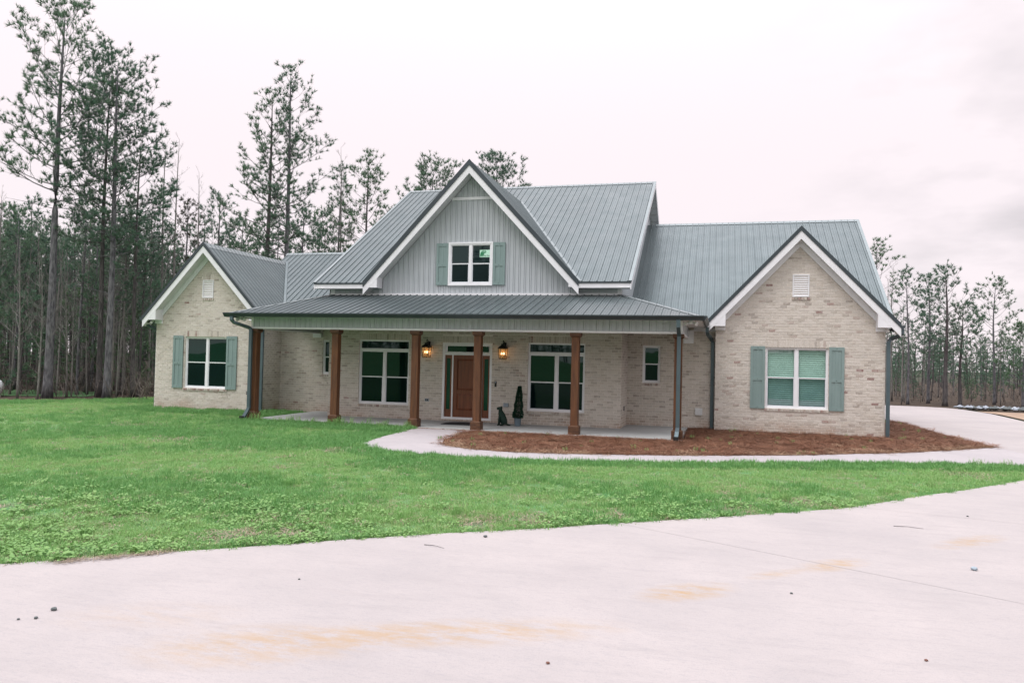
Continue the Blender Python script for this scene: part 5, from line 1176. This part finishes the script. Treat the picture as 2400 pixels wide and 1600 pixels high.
mass('far_wood', 190, 56, 95, -.80, -.25, 5.0, 12.5, 61, 22, low=.45)
mass('far_wood', 110, 52, 80, -.30, -.02, 7.5, 10.5, 62, 36)
mass('far_wood', 170, 78, 130, .44, .90, 2.4, 6.6, 63, 26)
# trees on the rise behind the camera (they show in the window glass and close the horizon there)
def back_wood(n, seed):
    rng = np.random.default_rng(seed); g = G(); C, D = [], []
    for i in range(n):
        x, y = rng.uniform(-75, 75), -rng.uniform(62, 84); H = rng.uniform(9, 15); z0 = 2.6
        g.tube([(x, y, z0-.5), (x+.2, y, z0+H*.5), (x, y, z0+H)], [.16, .11, .03], 5, cap=False)
        for k in range(70):
            t = .18+.82*rng.random(); r_ = (.5+2.0*(1-t))*rng.random()**.5; a = rng.uniform(0, 6.283); C.append((x+r_*math.cos(a), y+r_*math.sin(a), z0+H*t)); D.append((math.cos(a)*.5, math.sin(a)*.5, .6))
    V = needles(np.array(C), np.array(D), 6, .8, .09, rng); k = len(g.v); nf = len(V)//3; me = bpy.data.meshes.new('far_wood')
    me.from_pydata(g.v+V.tolist(), [], g.f+[(k+3*i, k+3*i+1, k+3*i+2) for i in range(nf)])
    for q in (BARK_D, NEED): me.materials.append(q)
    me.polygons.foreach_set('material_index', [0]*len(g.f)+[1]*nf); tag(link(bpy.data.objects.new('far_wood', me)), kind='stuff')
back_wood(150, 71)
# twiggy undergrowth along the wood's edge
g = G()
for i in range(520):
    d, v = WR.uniform(31.5, 46), WR.uniform(-.72, -.455)
    if i > 330: d, v = WR.uniform(46, 60), WR.uniform(.48, .72)
    x, y = v*d*.9647-d*.2637, v*d*.2637+d*.9647; h = WR.uniform(.5, 2.2)*(.7 if i > 330 else 1); a = WR.uniform(0, 6.3); p = Vector((x, y, GZ)); q = p+Vector((math.cos(a)*h*.25, math.sin(a)*h*.25, h*.6)); e = q+Vector((math.cos(a)*h*.3, math.sin(a)*h*.3, h*.4)); g.tube([p, q, e], [.014, .010, .004], 3, cap=False)
    for _ in range(5):
        b = WR.uniform(0, 6.3); o = p.lerp(q, WR.uniform(.3, 1)); g.tube([o, o+Vector((math.cos(b)*h*.3, math.sin(b)*h*.3, h*WR.uniform(.05, .35)))], [.007, .003], 3, cap=False)
tag(link(bpy.data.objects.new('undergrowth', g.mesh('undergrowth', mat('dry_twigs', (.17, .14, .12), (.09, .075, .065), .9), fix=False))), kind='stuff')
# leaf-litter clumps and cut stumps along the edge, grassy gap and white tank at the far left
flat('grass_clearing', [(-31.5, 24.9), (-28.6, 26.6), (-26.8, 27.2), (-28.4, 31), (-33, 30.5), (-36.5, 27)], GZ+.03, HILL)
g = G(); ctr = Vector((-30.05, 25.35, .36)); ax_ = Vector((1, -.25, 0)).normalized(); sd = Vector((.25, 1, 0)).normalized(); n = 16; prof = [(-.95, .02), (-.90, .22), (-.75, .36), (-.5, .42), (.5, .42), (.75, .36), (.90, .22), (.95, .02)]
for u, r_ in prof:
    for j in range(n): t = 2*math.pi*j/n; g.v.append(tuple(ctr+ax_*u+sd*r_*math.cos(t)+Vector((0, 0, r_*math.sin(t)))))
for i in range(len(prof)-1):
    for j in range(n): q = (j+1) % n; g.f.append((i*n+j, i*n+q, (i+1)*n+q, (i+1)*n+j)); g.m.append(0)
tank = thing('storage_tank', (-30.05, 25.35, GZ), 'white rounded tank lying on the grass at the far left edge', 'tank'); part('tank_body', g, PLASTW, tank, True)
for s in (-.55, .55): c = ctr+ax_*s; part('tank_saddle', G().box(c.x-.08, c.x+.08, c.y-.3, c.y+.3, GZ, .02), MORTAR, tank)
